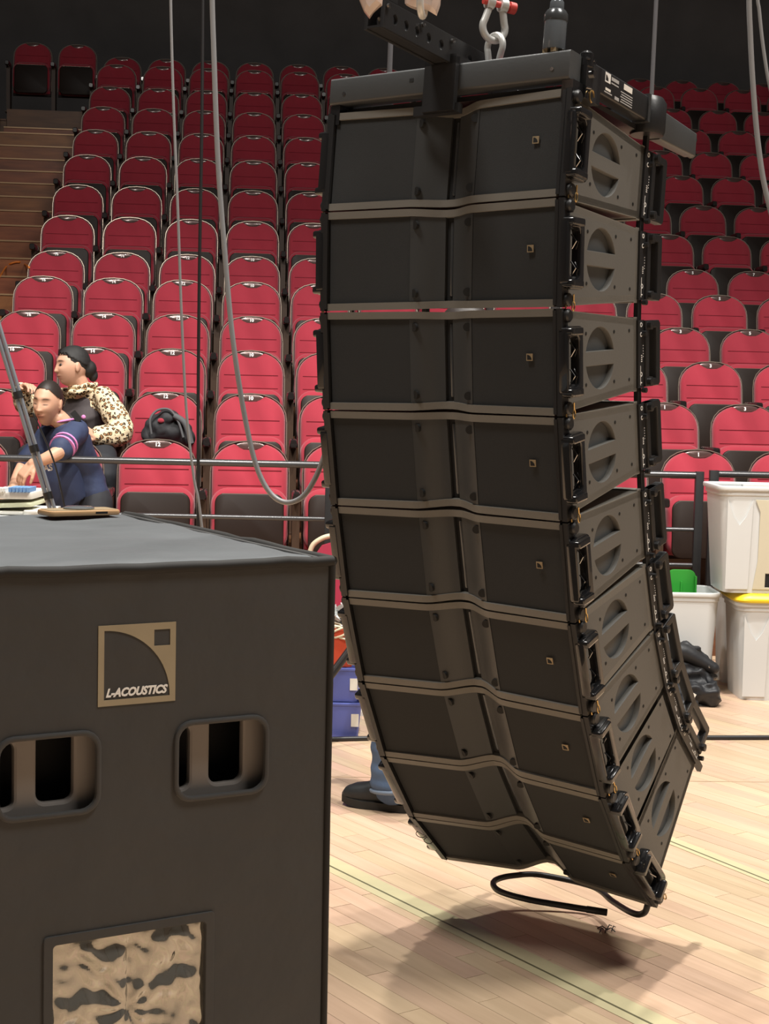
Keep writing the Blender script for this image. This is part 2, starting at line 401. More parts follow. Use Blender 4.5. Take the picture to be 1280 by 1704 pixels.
structure(MB().box(-12, 14, 22.0, 22.3, -.1, 13).build('wall_back', M['black_wall'], smooth=0))
structure(MB().box(-9.3, -9.0, -5, 22, -.1, 13).build('wall_left', M['black_wall'], smooth=0))
structure(MB().box(9.0, 9.3, -5, 22, -.1, 13).build('wall_right', M['black_wall'], smooth=0))

# ------------------------------------------------------------------ theatre seats
def arch(w_, top, bot, ra, n=12):
    """outline: straight sides, elliptical arch of height ra; XZ as XY, origin at the top centre"""
    P = [(-w_ / 2, bot), (w_ / 2, bot)]
    for k in range(n + 1):
        a = math.pi * k / n
        ex = math.copysign(abs(math.cos(a)) ** .85, math.cos(a)); ez = abs(math.sin(a)) ** .85
        P.append((w_ / 2 * ex, top - ra + ra * ez))
    return P
UP = Matrix(((1, 0, 0, 0), (0, 0, -1, 0), (0, 1, 0, 0), (0, 0, 0, 1)))   # XY plate -> XZ, its +z faces -y (the front)
def seat_meshes():
    d = {}
    tilt = Matrix.Rotation(R(-9), 4, 'X')
    m = MB(); m.cur = 0; m.prism(arch(.456, 0, -.66, .185), -.028, -.004, tilt @ UP)
    m.cur = 1; P = arch(.462, .003, -.66, .187)
    m.tube([tilt @ UP @ Vector((x, y, .0)) for x, y in P[2:]], .0038, 6); m.tube([tilt @ UP @ Vector(p) for p in ((-.231, -.60, 0), (-.231, -.18, 0))], .0038, 6); m.tube([tilt @ UP @ Vector(p) for p in ((.231, -.60, 0), (.231, -.18, 0))], .0038, 6)
    d['back_shell'] = m.mesh('back_shell', [M['shell'], M['rim']])
    # cushion: arch with a scoop under the number plate
    P = [(-.222, -.64), (.222, -.64)]
    for k in range(25):
        a = math.pi * k / 24; ex = math.copysign(abs(math.cos(a)) ** .85, math.cos(a)); x = .222 * ex; z = -.008 - .179 + .179 * abs(math.sin(a)) ** .85
        lim = -.054 + .050 * min(1, (abs(x) / .105) ** 3) if abs(x) < .11 else 9
        P.append((x, min(z, lim)))
    m = MB(); m.cur = 0; m.prism(P, -.004, .042, tilt @ UP, inset=.028)
    m.cur = 1
    for z in (-.175, -.265): m.box(-.185, .185, -.002, .004, -.0016, .0016, tilt @ UP @ T(0, z, .0415) @ Matrix.Rotation(R(90), 4, 'X'))
    d['back_cushion'] = m.mesh('back_cushion', [M['velvet'], M['seam']], 50)
    P = [(.088 * math.cos(a), -.026 + (.022 if math.sin(a) > 0 else .026) * math.sin(a)) for a in [2 * math.pi * k / 20 for k in range(20)]]
    m = MB(); m.prism(P, -.004, .012, tilt @ UP, inset=.005); d['number_plate'] = m.mesh('number_plate', M['plate'])
    # folded-up seat: cushion wrapped round a dark underside board
    def panp(w_, h, r, nar): return [(x * (1 - nar * (h / 2 - y) / h), y) for x, y in rrect(w_, h, r, 6)]
    PT = T(0, -.145, -.265) @ Matrix.Rotation(R(-5), 4, 'X') @ UP @ T(0, -.185, 0)
    m = MB(); m.prism(panp(.448, .37, .10, -.0), -.095, .034, PT, inset=.030); d['seat_cushion'] = m.mesh('seat_cushion', M['velvet'], 50)
    m = MB(); m.cur = 0; m.prism(panp(.398, .345, .055, .0), .030, .044, PT @ T(0, -.022, 0), inset=.006)
    m.cur = 1; m.tube([PT @ Vector(p) for p in ((-.16, .148, .040), (.16, .148, .040))], .0025, 6)  # thin bright tube stands in for the highlight along the board's top edge
    d['seat_board'] = m.mesh('seat_board', [M['board'], M['rim']])

    m = MB()
    for y0, y1, s in ((-.03, -.30, 1), ):
        m.loft([[(x, y0, z) for x, z in rrect(.05, .055, .014, 3, 0, -.305)], [(x, y1, z) for x, z in rrect(.05, .055, .014, 3, 0, -.305)], [(x * .8, y1 - .012, -.305 + (z + .305) * .75) for x, z in rrect(.05, .055, .014, 3, 0, -.305)]])
    d['armrest'] = m.mesh('armrest', M['arm'])
    m = MB().box(-.022, .022, -.20, -.05, -.88, -.33); m.box(-.03, .03, -.26, .0, -.88, -.865); d['seat_post'] = m.mesh('seat_post', M['post'], 0)
    return d
SM = seat_meshes()
DIG = {}
def digits(n):
    if n not in DIG:
        me = textmesh(str(n), .032, .0005, .0012); me.materials.append(M['digit']); DIG[n] = me
    return DIG[n]
ADM = Matrix.Rotation(R(-9), 4, 'X') @ UP @ T(0, -.03, .0128)
FOLD = T(0, -.10, -.60) @ Matrix.Rotation(R(82), 4, 'X') @ T(0, .10, .60)
def seat(P, z, label, group, number=None, end=False, down=False):
    t = thing('theatre_seat', label, 'seat', frame((P.x, P.y, z), EX, NY), group)
    for k in ('back_shell', 'back_cushion', 'number_plate', 'seat_cushion', 'seat_board'):
        q = link(k, SM[k], t, FOLD if down and k in ('seat_cushion', 'seat_board') else None)
        if k == 'number_plate' and number: link('number', digits(number), q, ADM)
    link('armrest', SM['armrest'], t, T(-SEAT_S / 2, 0, 0)); link('seat_post', SM['seat_post'], t, T(-SEAT_S / 2, 0, 0))
    if end: link('armrest', SM['armrest'], t, T(SEAT_S / 2, 0, 0)); link('seat_post', SM['seat_post'], t, T(SEAT_S / 2, 0, 0))
    return t
seat_at = {}
for r in range(14):
    nb = 0; nh = 0
    for k in range(-3, 13):
        if r == 0 and k == -2: pass
        P = grid(r, k); x, y = pix((P.x, P.y, ZT[r] - .2))
        hw = .24 * FPX / P.y
        if x - hw > 1300: break
        num = None
        if k <= 4: num = 2 * (5 - k)
        else: num = 2 * (k - 5) + 1
        row = 'front row' if r == 0 else ORD[r + 1] + ' row up'
        if x - hw < 535 or (x < 560):
            lab = f'red theatre seat in the {row}, {ORD[k + 4]} from the aisle steps'; grp = 'red theatre seats between aisle steps and speakers'
        elif x + hw > 1100:
            nb += 1; lab = f'red theatre seat in the {row}, {ORD[nb]} one past the speaker stack'; grp = 'red theatre seats past the speaker stack'
        else:
            nh += 1; lab = f'red theatre seat in the {row}, {ORD[nh]} one behind the speaker stack'; grp = 'red theatre seats behind the speaker stack'
        seat_at[(r, k)] = seat(P, ZT[r], lab, grp, num if r < 6 else None, down=(r, k) in ((1, -2), (1, -1)))
for r in range(9, 13):
    for j, k in enumerate((-6, -7)):
        P = grid(r, k); seat(P, ZT[r], f'dark red theatre seat across the aisle steps, {ORD[r + 1]} row up, {ORD[j + 1]} from steps', 'red theatre seats across the aisle steps')
for k, lab in ((-5, 'shadowed red seat at the head of the aisle steps, farther from the main block'), (-4, 'shadowed red seat at the head of the aisle steps, beside the main block')):
    P = grid(13, k); seat(P, ZT[13] + .13, lab, 'red seats at the head of the steps')
structure(MB().box(-5.44 * SEAT_S, -3.63 * SEAT_S, 13 * ROW_R - .5, 14 * ROW_R, .02, ZF[13] + .12).build('landing_floor', M['tier'], smooth=0, M=GM))
# ------------------------------------------------------------------ hanging speaker array
AY = R(34.976)
AU = Vector((math.cos(AY), -math.sin(AY), 0)); AF = Vector((-math.sin(AY), -math.cos(AY), 0))
ATH = [5.15, -.85, -4.52, -9.48, -12.6, -18.76, -26.18, -36.47, -47.49]
AP = Vector((.39354, 3.59633, 2.17161))
HW, HF, DEP = .33, .250, .44
GX, GYd, CY = .092, .018, .058          # grille edge, recess there, recess at the centre
def prof(n=6):
    P = [(-HW, 0), (-GX - .02, GYd * .86)]
    for k in range(n + 1):              # smooth into the V
        t = k / n; P.append((-GX + t * (GX - .012), GYd + (CY - GYd) * (t * t * (3 - 2 * t) * .5 + t * .5)))
    return P + [(-x, y) for x, y in reversed(P)]
PR = prof()
def wedge(y): return .034 * max(0, y) / DEP
BODY = PR + [(HW, DEP), (-HW, DEP)]
def plate(m, z0, z1, sgn):
    n = len(BODY)
    V = [(x, y, sgn * (z0 - wedge(y))) for x, y in BODY] + [(x, y, sgn * (z1 - wedge(y))) for x, y in BODY]
    F = [tuple(range(n - 1, -1, -1)), tuple(range(n, 2 * n))] + [(i, (i + 1) % n, n + (i + 1) % n, n + i) for i in range(n)]
    if sgn < 0: F = [tuple(reversed(f)) for f in F]
    m.add(V, F)
SIDE = lambda s: Matrix(((0, 0, s, s * (HW - .008)), (1, 0, 0, 0), (0, 1, 0, 0), (0, 0, 0, 1)))   # plate XY -> local y,z
def half_moon(r, gap, s, n=14, inset=0):
    a0 = math.asin(gap / r); P = []
    for k in range(n + 1):
        a = a0 + (math.pi - 2 * a0) * k / n; P.append((.235 + (r - inset) * math.cos(a), s * ((r - inset) * math.sin(a))))
    return P if s > 0 else list(reversed(P))
HM = [half_moon(.076, .018, 1), half_moon(.076, .018, -1)]
def box_meshes():
    d = {}
    m = MB()
    plate(m, HF / 2 - .018, HF / 2, 1); plate(m, HF / 2 - .018, HF / 2, -1)
    m.box(-HW, HW, DEP - .02, DEP, -HF / 2 + .03, HF / 2 - .03)
    side = [(.004, -HF / 2 + .014), (DEP, -HF / 2 + .046), (DEP, HF / 2 - .046), (.004, HF / 2 - .014)]
    d['cabinet'] = m.mesh('cabinet', M['lip'], 30)
    side = [(.012, -HF / 2 + .001), (DEP - .012, -HF / 2 + .034), (DEP, -HF / 2 + .046), (DEP, HF / 2 - .046), (DEP - .012, HF / 2 - .034), (.012, HF / 2 - .001)]
    bolts = [(.235 + sx * .075, sz * .062) for sx in (-1, 1) for sz in (-1, 1)] + [(DEP - .045, s * .062) for s in (1, -1)]
    for s, nm in ((1, 'side_panel_a'), (-1, 'side_panel_b')):
        m = MB(); m.raw(holed(side, HM, .016, .0015), SIDE(s))
        if s < 0: m.f = [list(reversed(f)) for f in m.f]
        me = m.mesh('side_panel', [M['cab'], M['dark']], 30); d[nm] = me
    m = MB()
    for s in (1, -1):
        for by, bz in bolts: m.lathe([(0, .0), (.0045, .0), (.0045, .0015), (0, .0016)], 8, SIDE(s) @ T(by, bz, .0075))
    d['bolt'] = m.mesh('bolt', M['dark'])
    # cup behind the half moons
    m = MB(); prof_c = [(.079, -.002), (.079, -.030), (.066, -.062), (.035, -.075), (.0, -.078)]
    n = 20; m.lathe(prof_c, n, SIDE(1) @ T(.235, 0, -.006)); d['cup_a'] = m.mesh('handle_cup', M['cup'], 50)
    m = MB(); m.lathe(prof_c, n, SIDE(-1) @ T(.235, 0, -.006)); d['cup_b'] = m.mesh('handle_cup', M['cup'], 50)
    zt = HF / 2 - .019
    def slab(P, z0, z1, dy, th):
        V = []; n = len(P)
        for z in (z0, z1):
            V += [(x, y + dy, z) for x, y in P] + [(x, y + dy + th, z) for x, y in reversed(P)]
        k = 2 * n; F = [tuple(range(k - 1, -1, -1)), tuple(range(k, 2 * k))] + [(i, (i + 1) % k, k + (i + 1) % k, k + i) for i in range(k)]
        return V, F
    def half(P, s): return P if s < 0 else [(-x, y) for x, y in reversed(P)]
    L = [p for p in PR if p[0] < 0]
    G = [(-HW + .003, 0), (-GX, GYd * .95)]; Hn = [(-GX + .001, GYd)] + [p for p in L if p[0] > -GX + .002]
    for s, q in ((-1, 'a'), (1, 'b')):
        m = MB(); m.add(*slab(half(G, s), -zt, zt, .006, .01)); d['grille_' + q] = m.mesh('grille', M['grille'], 30)
        m = MB(); m.cur = 0; m.add(*slab(half(Hn, s), -zt + .002, zt - .002, .004, .01))
        m.cur = 1
        for sz in (-1, 1):
            x0 = s * (GX - .016); y0 = GYd + .010
            Mx = T(x0, y0 + .0015, sz * (zt - .022)) @ Matrix.Rotation(s * R(22), 4, 'Z') @ Matrix.Rotation(R(90), 4, 'X')
            P = [(.0105 * math.cos(a), .0105 * math.sin(a)) for a in [2 * math.pi * k / 14 for k in range(14)]]
            P = [(min(x, .006) if s < 0 else max(x, -.006), y) for x, y in P] if False else P
            m.prism(P, 0, .0075, Mx)
        d['horn_' + q] = m.mesh('horn_panel', [M['horn'], M['dark']], 40)
    m = MB(); m.box(-.012, .012, CY + .012, CY + .03, -zt, zt); d['throat'] = m.mesh('horn_throat', M['dark'], 0)
    m = MB(); m.prism(rrect(.009, 2 * zt - .03, .003, 3), 0, .004, T(.0035, CY + .013, 0) @ Matrix.Rotation(R(90), 4, 'X'), inset=.0015); d['slot'] = m.mesh('horn_slot', M['slot'])
    # badge with a quarter circle
    m = MB(); BM = T(.262, .0062, .012) @ UP
    m.cur = 0; m.box(-.0085, .0085, -.0085, .0085, 0, .0018, BM)
    m.cur = 1; m.prism([(-.0062, -.0062), (.0058, -.0062)] + [(-.0062 + .012 * math.cos(a), -.0062 + .012 * math.sin(a)) for a in [R(90) * k / 8 for k in range(1, 9)]], .0018, .0022, BM)
    d['badge'] = m.mesh('badge', [M['gold'], M['dark']], 0)
    # front rigging, one per side
    for s, q in ((1, 'a'), (-1, 'b')):
        S = Matrix(((0, 0, s, s * HW), (1, 0, 0, 0), (0, 1, 0, 0), (0, 0, 0, 1)))
        fl_ = (lambda m: setattr(m, 'f', [list(reversed(f)) for f in m.f]) if s < 0 else None)
        m = MB(); m.box(-.004, .055, -HF / 2 + .004, HF / 2 - .004, .0, .008, S); m.box(-.002, .020, -HF / 2 - .0, HF / 2, .008, .022, S)
        for z in (.108, -.108): m.lathe([(0, 0), (.016, 0), (.016, .024), (.012, .028), (0, .028)], 14, S @ T(.020, z, .006)); m.box(.0, .05, z - .012, z + .012, .006, .02, S)
        fl_(m); d['front_rig_' + q] = m.mesh('front_rigging', M['black_steel'], 35)
        m = MB(); m.raw(holed(rrect(.078, .168, .018, 4, .036, 0), [rrect(.050, .118, .014, 4, .030, 0)], .026, .004), S @ T(0, 0, .026))
        for z in (.071, -.071): m.raw(holed(rrect(.060, .020, .007, 4, .028, z), [], .040, .005), S @ T(0, 0, .030))
        fl_(m); d['front_handle_' + q] = m.mesh('rigging_handle', M['gloss_black'], 40)
        m = MB(); m.cur = 0
        for z0, z1 in ((.045, .012), (-.018, -.050)):
            m.tube([S @ Vector(p) for p in ((.046, z0, .018), (.047, (z0 + z1) / 2, .030), (.045, z1, .020))], .0022, 6)
        m.cur = 1
        m.tube([S @ Vector((.034 + .006 * math.cos(t), -.122 + .011 * math.sin(t), .034)) for t in [2 * math.pi * k / 12 for k in range(12)]], .0018, 5, closed=True)
        m.tube([S @ Vector(p) for p in ((.034, -.112, .034), (.030, -.095, .036))], .0022, 5); m.tube([S @ Vector(p) for p in ((.012, -.100, .024), (.012, -.128, .026))], .002, 5)
        d['pin_' + q] = m.mesh('locking_pin', [M['chrome'], M['brass']], 40)
        m = MB(); LS = S @ T(.012, 0, .0225)
        ring = [(.0075 * math.cos(t), .0075 * math.sin(t)) for t in [2 * math.pi * k / 16 for k in range(16)]]; inn = [(x * .62, y * .62) for x, y in ring]
        m.raw(holed([(x, y - .045) for x, y in ring], [[(x, y - .045) for x, y in inn]], .0006), LS)
        m.box(-.0012, .0012, -.037, -.024, -.0003, .0003, LS); m.box(-.005, .005, -.0265, -.0245, -.0003, .0003, LS)
        for k in range(3): m.box(-.006, .004, .000 + k * .006, .003 + k * .006, -.0003, .0003, LS)
        m.box(-.001, .001, .03, .05, -.0003, .0003, LS)
        d['mark_' + q] = m.mesh('printed_marks', M['mark'], 0)
        # rear rigging
        m = MB(); zr = HF / 2 - .034
        m.box(DEP - .004, DEP + .030, -zr + .004, zr - .004, -.012, .006, S); m.box(DEP + .002, DEP + .022, -zr - .05, -zr + .02, -.010, .002, S); m.box(DEP + .005, DEP + .018, zr - .02, zr + .04, -.010, .002, S)
        for z in (zr - .018, -zr + .018):
            m.box(DEP + .028, DEP + .075, z - .012, z + .012, -.012, .010, S); m.lathe([(0, 0), (.011, 0), (.011, .016), (0, .018)], 10, S @ T(DEP + .045, z, .006)); m.lathe([(0, 0), (.007, 0), (.007, .012), (0, .013)], 8, S @ T(DEP + .02, z - .02, .006))
        fl_(m); d['rear_rig_' + q] = m.mesh('rear_rigging', M['black_steel'], 35)
        m = MB(); zz = zr - .006
        m.raw(holed([(DEP + .03, -zz), (DEP + .108, -zz), (DEP + .116, -zz + .008), (DEP + .116, zz - .008), (DEP + .108, zz), (DEP + .03, zz)], [[(DEP + .05, -zz + .020), (DEP + .092, -zz + .020), (DEP + .092, zz - .020), (DEP + .05, zz - .020)]], .024, .003), S)
        fl_(m); d['rear_handle_' + q] = m.mesh('rear_handle', M['black_steel'], 35)
        m = MB(); LS = S @ T(DEP + .012, 0, .0066)
        for z0, sc in ((.075, 1), (.050, 1), (-.052, 1)):
            m.raw(holed([(x * sc * .8, y * .8 + z0) for x, y in ring], [[(x * .8, y * .8 + z0) for x, y in inn]], .0006), LS)
        m.box(-.005, -.003, -.08, -.03, -.0003, .0003, LS); m.box(-.004, .004, -.075, -.072, -.0003, .0003, LS)
        for k in range(4): m.box(-.001, .005, -.02 + k * .005, -.0175 + k * .005, -.0003, .0003, LS)
        for k in range(5): m.box(.010, .012, .02 - k * .007, .023 - k * .007, -.0003, .0003, LS)
        d['rear_mark_' + q] = m.mesh('printed_marks', M['white'], 0)
    return d
BX = box_meshes()
Q = AP.copy(); BOXM = []
for t in ATH:
    t = R(t); dn = Vector((0, 0, -1)) * math.cos(t) + AF * math.sin(t); up = -dn; back = up.cross(AU)
    c = Q - AU * HW + dn * .127
    BOXM.append(Matrix(((AU.x, back.x, up.x, c.x), (AU.y, back.y, up.y, c.y), (AU.z, back.z, up.z, c.z), (0, 0, 0, 1))))
    Q = Q + dn * .254
AK = .93
_S = T(0, 0, EYE) @ Matrix.Scale(AK, 4) @ T(0, 0, -EYE)
BOXM = [_S @ m for m in BOXM]
for i, Mx in enumerate(BOXM):
    pos = 'topmost' if i == 0 else 'lowest' if i == 8 else ORD[i + 1] + ' from the top'
    t = thing('line_array_speaker', f'black wide line array speaker box, {pos} of the hanging stack', 'speaker', Mx, 'hanging line array speakers')
    link('cabinet', BX['cabinet'], t)
    for k in 'ab':
        sp = link('side_panel', BX['side_panel_' + k], t); link('handle_cup', BX['cup_' + k], sp)
        if k == 'a': link('bolt', BX['bolt'], sp)['kind'] = 'stuff'
        link('grille', BX['grille_' + k], t); link('horn_panel', BX['horn_' + k], t)
        f = link('front_rigging', BX['front_rig_' + k], t); link('rigging_handle', BX['front_handle_' + k], f); link('locking_pin', BX['pin_' + k], f).__setitem__('kind', 'stuff'); link('printed_marks', BX['mark_' + k], f).__setitem__('kind', 'stuff')
        f = link('rear_rigging', BX['rear_rig_' + k], t); link('rear_handle', BX['rear_handle_' + k], f); link('printed_marks', BX['rear_mark_' + k], f).__setitem__('kind', 'stuff')
    tr = link('horn_throat', BX['throat'], t); link('horn_slot', BX['slot'], tr)
    g = link('badge', BX['badge'], t); g['label'] = 'small gold badge on the grille'

# bumper frame above the top box
B0 = BOXM[0] @ T(0, 0, HF / 2)
t = thing('rigging_frame', 'black steel rigging frame on top of the hanging speaker stack', 'rigging frame', B0)
MB().loft([[(x, y, z) for y, z in rrect(.055, .066, .006, 3, .018, .054)] for x in (-.345, .345)]).build('front_beam', M['beam'], t, 40)
m = MB()
for s in (-1, 1): m.lathe([(0, 0), (.005, 0), (.005, .002), (0, .002)], 8, T(s * .30, -.0095, .045) @ Matrix.Rotation(R(90), 4, 'X'))
m.build('bolt', M['chrome'], t)
m = MB(); m.box(-.10, -.088, -.0105, -.0096, .054, .063); m.build('socket_hole', M['dark'], t, 0)
for s in (1, -1):
    a = MB().loft([[(x, y, z) for x, z in rrect(.040, .062, .005, 3, s * .335, .052)] for y in (.10, .40)]).build('side_arm', M['black_steel'], t, 40)
    if s > 0:
        m = MB(); LS = Matrix(((0, 0, 1, .3555), (1, 0, 0, 0), (0, 1, 0, 0), (0, 0, 0, 1)))
        m.raw(holed([(.150, .055), (.178, .055), (.178, .078), (.150, .078)], [[(.153, .058), (.168, .058)] + [(.153 + .015 * math.cos(R(q)), .058 + .015 * math.sin(R(q))) for q in (30, 60, 90)]], .0006), LS)
        m.build('emblem_print', M['white'], a, 0)
        m = MB(); m.box(.183, .222, .066, .074, -.0003, .0003, LS); m.box(.183, .222, .058, .061, -.0003, .0003, LS)
        for k in range(5): m.box(.235 + .004 * (k % 2), .300, .052 - k * .006, .0545 - k * .006, -.0003, .0003, LS)
        m.box(.15, .19, .030, .033, -.0003, .0003, LS); m.box(.205, .228, .026, .034, -.0003, .0003, LS)
        m.build('small_print', M['mark'], a, 0)
        m = MB(); m.box(.250, .296, .062, .076, -.0003, .0003, LS); m.box(.155, .182, .036, .042, -.0003, .0003, LS); m.build('label', M['paper'], a, 0)
    MB().box(s * .335 - .024, s * .335 + .024, .385, .398, .018, .088).build('arm_end_plate', M['slot'], a, 0)
    m = MB().lathe([(0, -.01), (.042, -.01), (.046, 0), (.046, .07), (.036, .085), (0, .086)], 20, T(s * .33, .445, .008)); m.build('corner_knuckle', M['black_steel'], t, 40)
    MB().loft([[(x, y, z) for x, z in rrect(.034, zz, .004, 3, s * .335, .034)] for y, zz in ((.48, .076), (.70, .062))]).build('rear_arm', M['beam'], t, 40)
    m = MB(); 
    for z in (.05, .015): m.lathe([(0, 0), (.012, 0), (.014, .012), (.007, .02), (0, .021)], 10, T(s * .335, .70, z) @ Matrix.Rotation(R(-90), 4, 'X'))
    m.build('end_bolt', M['black_steel'], t, 40)
    # corner clamp cluster
    m = MB(); m.box(s * .335 - .02, s * .335 + .026, .046, .12, -.012, .075)
    m.lathe([(0, 0), (.017, 0), (.017, .03), (.011, .036), (0, .037)], 12, T(s * .350, .062, .064)); m.lathe([(0, 0), (.014, 0), (.014, .03), (0, .032)], 12, T(s * .340, .100, .060))
    m.box(s * .335 - .012, s * .335 + .018, .0, .05, -.03, .02)
    m.build('corner_clamp', M['gloss_black'], t, 40)
    m = MB(); m.cur = 0
    m.lathe([(0, 0), (.009, 0), (.009, .010), (0, .011)], 10, T(s * .358, .075, .050) @ Matrix.Rotation(R(90 * s), 4, 'Y')); m.tube([(s * .362, .04, .078), (s * .362, .075, .082)], .003, 6); m.tube([(s * .362, .045, .012), (s * .362, .07, .016)], .003, 6)
    m.cur = 1; m.tube([(s * .366, .070 + .010 * math.cos(q), -.004 + .014 * math.sin(q)) for q in [2 * math.pi * k / 12 for k in range(10)]], .0022, 6)
    m.build('locking_pin', [M['chrome'], M['brass']], t, 40)
MB().box(-.32, .32, .03, .44, .004, .016).build('dark_gap_filler', M['black_steel'], t, 0)  # black sheet added so the gap below the frame reads dark
MB().box(-.33, .33, .43, .47, .01, .07).build('rear_beam', M['black_steel'], t, 0)
sp_ = MB()
hl = [[(y + .010 * math.cos(a), .115 + .012 * math.sin(a)) for a in [2 * math.pi * k / 12 for k in range(12)]] for y in (-.265, -.22, -.175, -.125, -.07, .06, .14, .22, .30)]
S2 = Matrix(((0, 0, 1, 0), (1, 0, 0, 0), (0, 1, 0, 0), (0, 0, 0, 1)))
plate_me = holed([(-.31, .085), (.46, .085), (.46, .150), (-.31, .150)], hl, .010, .001)
sp_.raw(plate_me, T(.022, 0, 0) @ S2); sp_.raw(plate_me, T(-.022, 0, 0) @ S2); sp_.box(-.018, .018, -.31, .46, .087, .092)
sp_.build('spine_bar', M['black_steel'], t, 30)
m = MB(); m.box(-.045, .045, -.028, -.012, -.030, .10); m.box(-.045, .045, -.028, .06, .082, .105); m.box(-.075, .055, -.02, .0, -.035, -.012)
m.build('spine_clamp', M['black_steel'], t, 0)
m = MB()
for y in (-.30, -.16, -.03): m.lathe([(0, 0), (.006, 0), (.006, .006), (0, .007)], 8, T(.03, y, .135) @ Matrix.Rotation(R(90), 4, 'Y'))
m.build('spine_bolt', M['chrome'], t)
m = MB(); m.prism([(-.31, -.02), (-.25, -.02), (-.25, .02), (-.31, .02)], .155, .170, Matrix(((0, 1, 0, 0), (1, 0, 0, 0), (0, 0, 1, 0), (0, 0, 0, 1)))); m.build('spine_stop', M['black_steel'], t, 0)

def shackle(name, label, Mx, s=1., pin=True):
    t = thing(name, label, 'shackle', Mx, None)
    P = []
    for k in range(17):
        a = R(-28 + 236 * k / 16); P.append((.030 * s * math.cos(a) * 1., 0, .030 * s * math.sin(a)))
    P = [(.016 * s, 0, -.052 * s)] + [(p[0], 0, p[2]) for p in P] + [(-.016 * s, 0, -.052 * s)]
    MB().tube(spline(P, 2), .0088 * s, 10).build('bow', M['shackle'], t, 50)
    m = MB(); m.cur = 0
    for q in (-1, 1): m.lathe([(0, -.009 * s), (.016 * s, -.009 * s), (.017 * s, 0), (.016 * s, .009 * s), (0, .009 * s)], 14, T(q * .018 * s, 0, -.056 * s) @ Matrix.Rotation(R(90), 4, 'Y'))
    m.build('shackle_eye', M['shackle'], t, 50)
    if pin:
        m = MB(); m.lathe([(0, -.036 * s), (.008 * s, -.036 * s), (.008 * s, .034 * s), (.014 * s, .034 * s), (.014 * s, .050 * s), (0, .051 * s)], 12, T(0, 0, -.056 * s) @ Matrix.Rotation(R(90), 4, 'Y'))
        m.build('shackle_pin', M['red_paint'], t, 40)
    return t
def cammat(P, ang=0., tilt=0., tw=0.):
    return T(*P) @ Matrix.Rotation(R(tw), 4, 'Z') @ Matrix.Rotation(R(ang), 4, 'Y') @ Matrix.Rotation(R(tilt), 4, 'X')
shackle('bow_shackle', 'grey steel shackle standing on the rigging frame, linked through the upper one', cammat(at(824, 78, 3.535), 6, 0, -52), .86)
shackle('bow_shackle', 'grey steel shackle with red pin hanging above the rigging frame', cammat(at(822, 46, 3.53), 180 - 6, 0, 205), .95)
s = shackle('bow_shackle', 'pale steel shackle with red pin end hanging at the spine of the frame', cammat(at(703, 5, 3.181), 180, 0, 78), .85)
# steel slings carrying the shackles
for a_, lb in ((at(822, -6, 3.53), 'steel lifting sling rising from the red pinned shackle'), (at(703, -40, 3.42 * .93), 'steel lifting sling rising from the pale shackle at the frame spine')):
    tag(MB().tube([a_, a_ + Vector((.01, .1, 1.0)), Vector((.55, 3.7, 8.8))], .006, 8).build('lifting_sling', M['chrome']), lb, 'sling')
# plastic bags caught on the hoist
def bag(name, label, pts, Y, seed):
    P = [at(x, y, Y) for x, y in pts]; c = sum(P, Vector()) / len(P); m = MB(); n = len(P)
    top = []; rings = []
    for q, (dy, sc) in enumerate(((-.022, .55), (-.012, .9), (0, 1), (.012, .9), (.022, .5))):
        rings.append([c + (p - c) * sc + Vector((0, dy + .008 * noise.noise(p * 30 + Vector((seed, q, 0))), .006 * noise.noise(p * 22 + Vector((q, seed, 0))))) for p in P])
    m.loft(rings); o = m.build(name, M['bag'], smooth=20); return tag(o, label, 'plastic bag', 'plastic bags on the hoist')
bag('plastic_bag', 'crumpled clear plastic bag hanging in front of the frame spine, farther from the shackle', [(592, -30), (598, 2), (606, 22), (615, 33), (622, 22), (636, 10), (640, -30), (615, -40)], 3.07, 1)
bag('plastic_bag', 'crumpled clear plastic bag wrapped about the pale hanging shackle', [(672, -30), (674, 6), (682, 10), (694, 14), (712, 16), (727, 24), (733, 8), (735, -30), (705, -40)], 3.20, 5)
# connector standing on the frame, cable above
p = B0 @ Vector((.285, .018, .089))
t = thing('cable_connector', 'dark clear capped connector standing on the corner of the rigging frame', 'connector', frame(p, B0.col[0].to_3d(), B0.col[1].to_3d()))
MB().lathe([(0, .008), (.024, .008), (.025, .012), (.025, .080), (.020, .092), (.016, .096), (.016, .112), (.012, .118), (0, .118)], 24).build('body', M['clear'], t, 35)
MB().lathe([(.026, .070), (.0268, .074), (.026, .086), (.021, .094)], 24).build('collar', M['slot'], t, 35)
m = MB()
for q in range(4): m.box(-.006, .006, -.006, .006, 0, .010, T(.016 * math.cos(q * 1.57 + .6), .016 * math.sin(q * 1.57 + .6), 0))
m.build('foot_tab', M['gold'], t, 0)
MB().tube([(0, 0, .115), (.001, 0, .18), (.004, 0, .6), (.01, .02, 1.6)], .004, 8).build('lead', M['cable_black'], t)

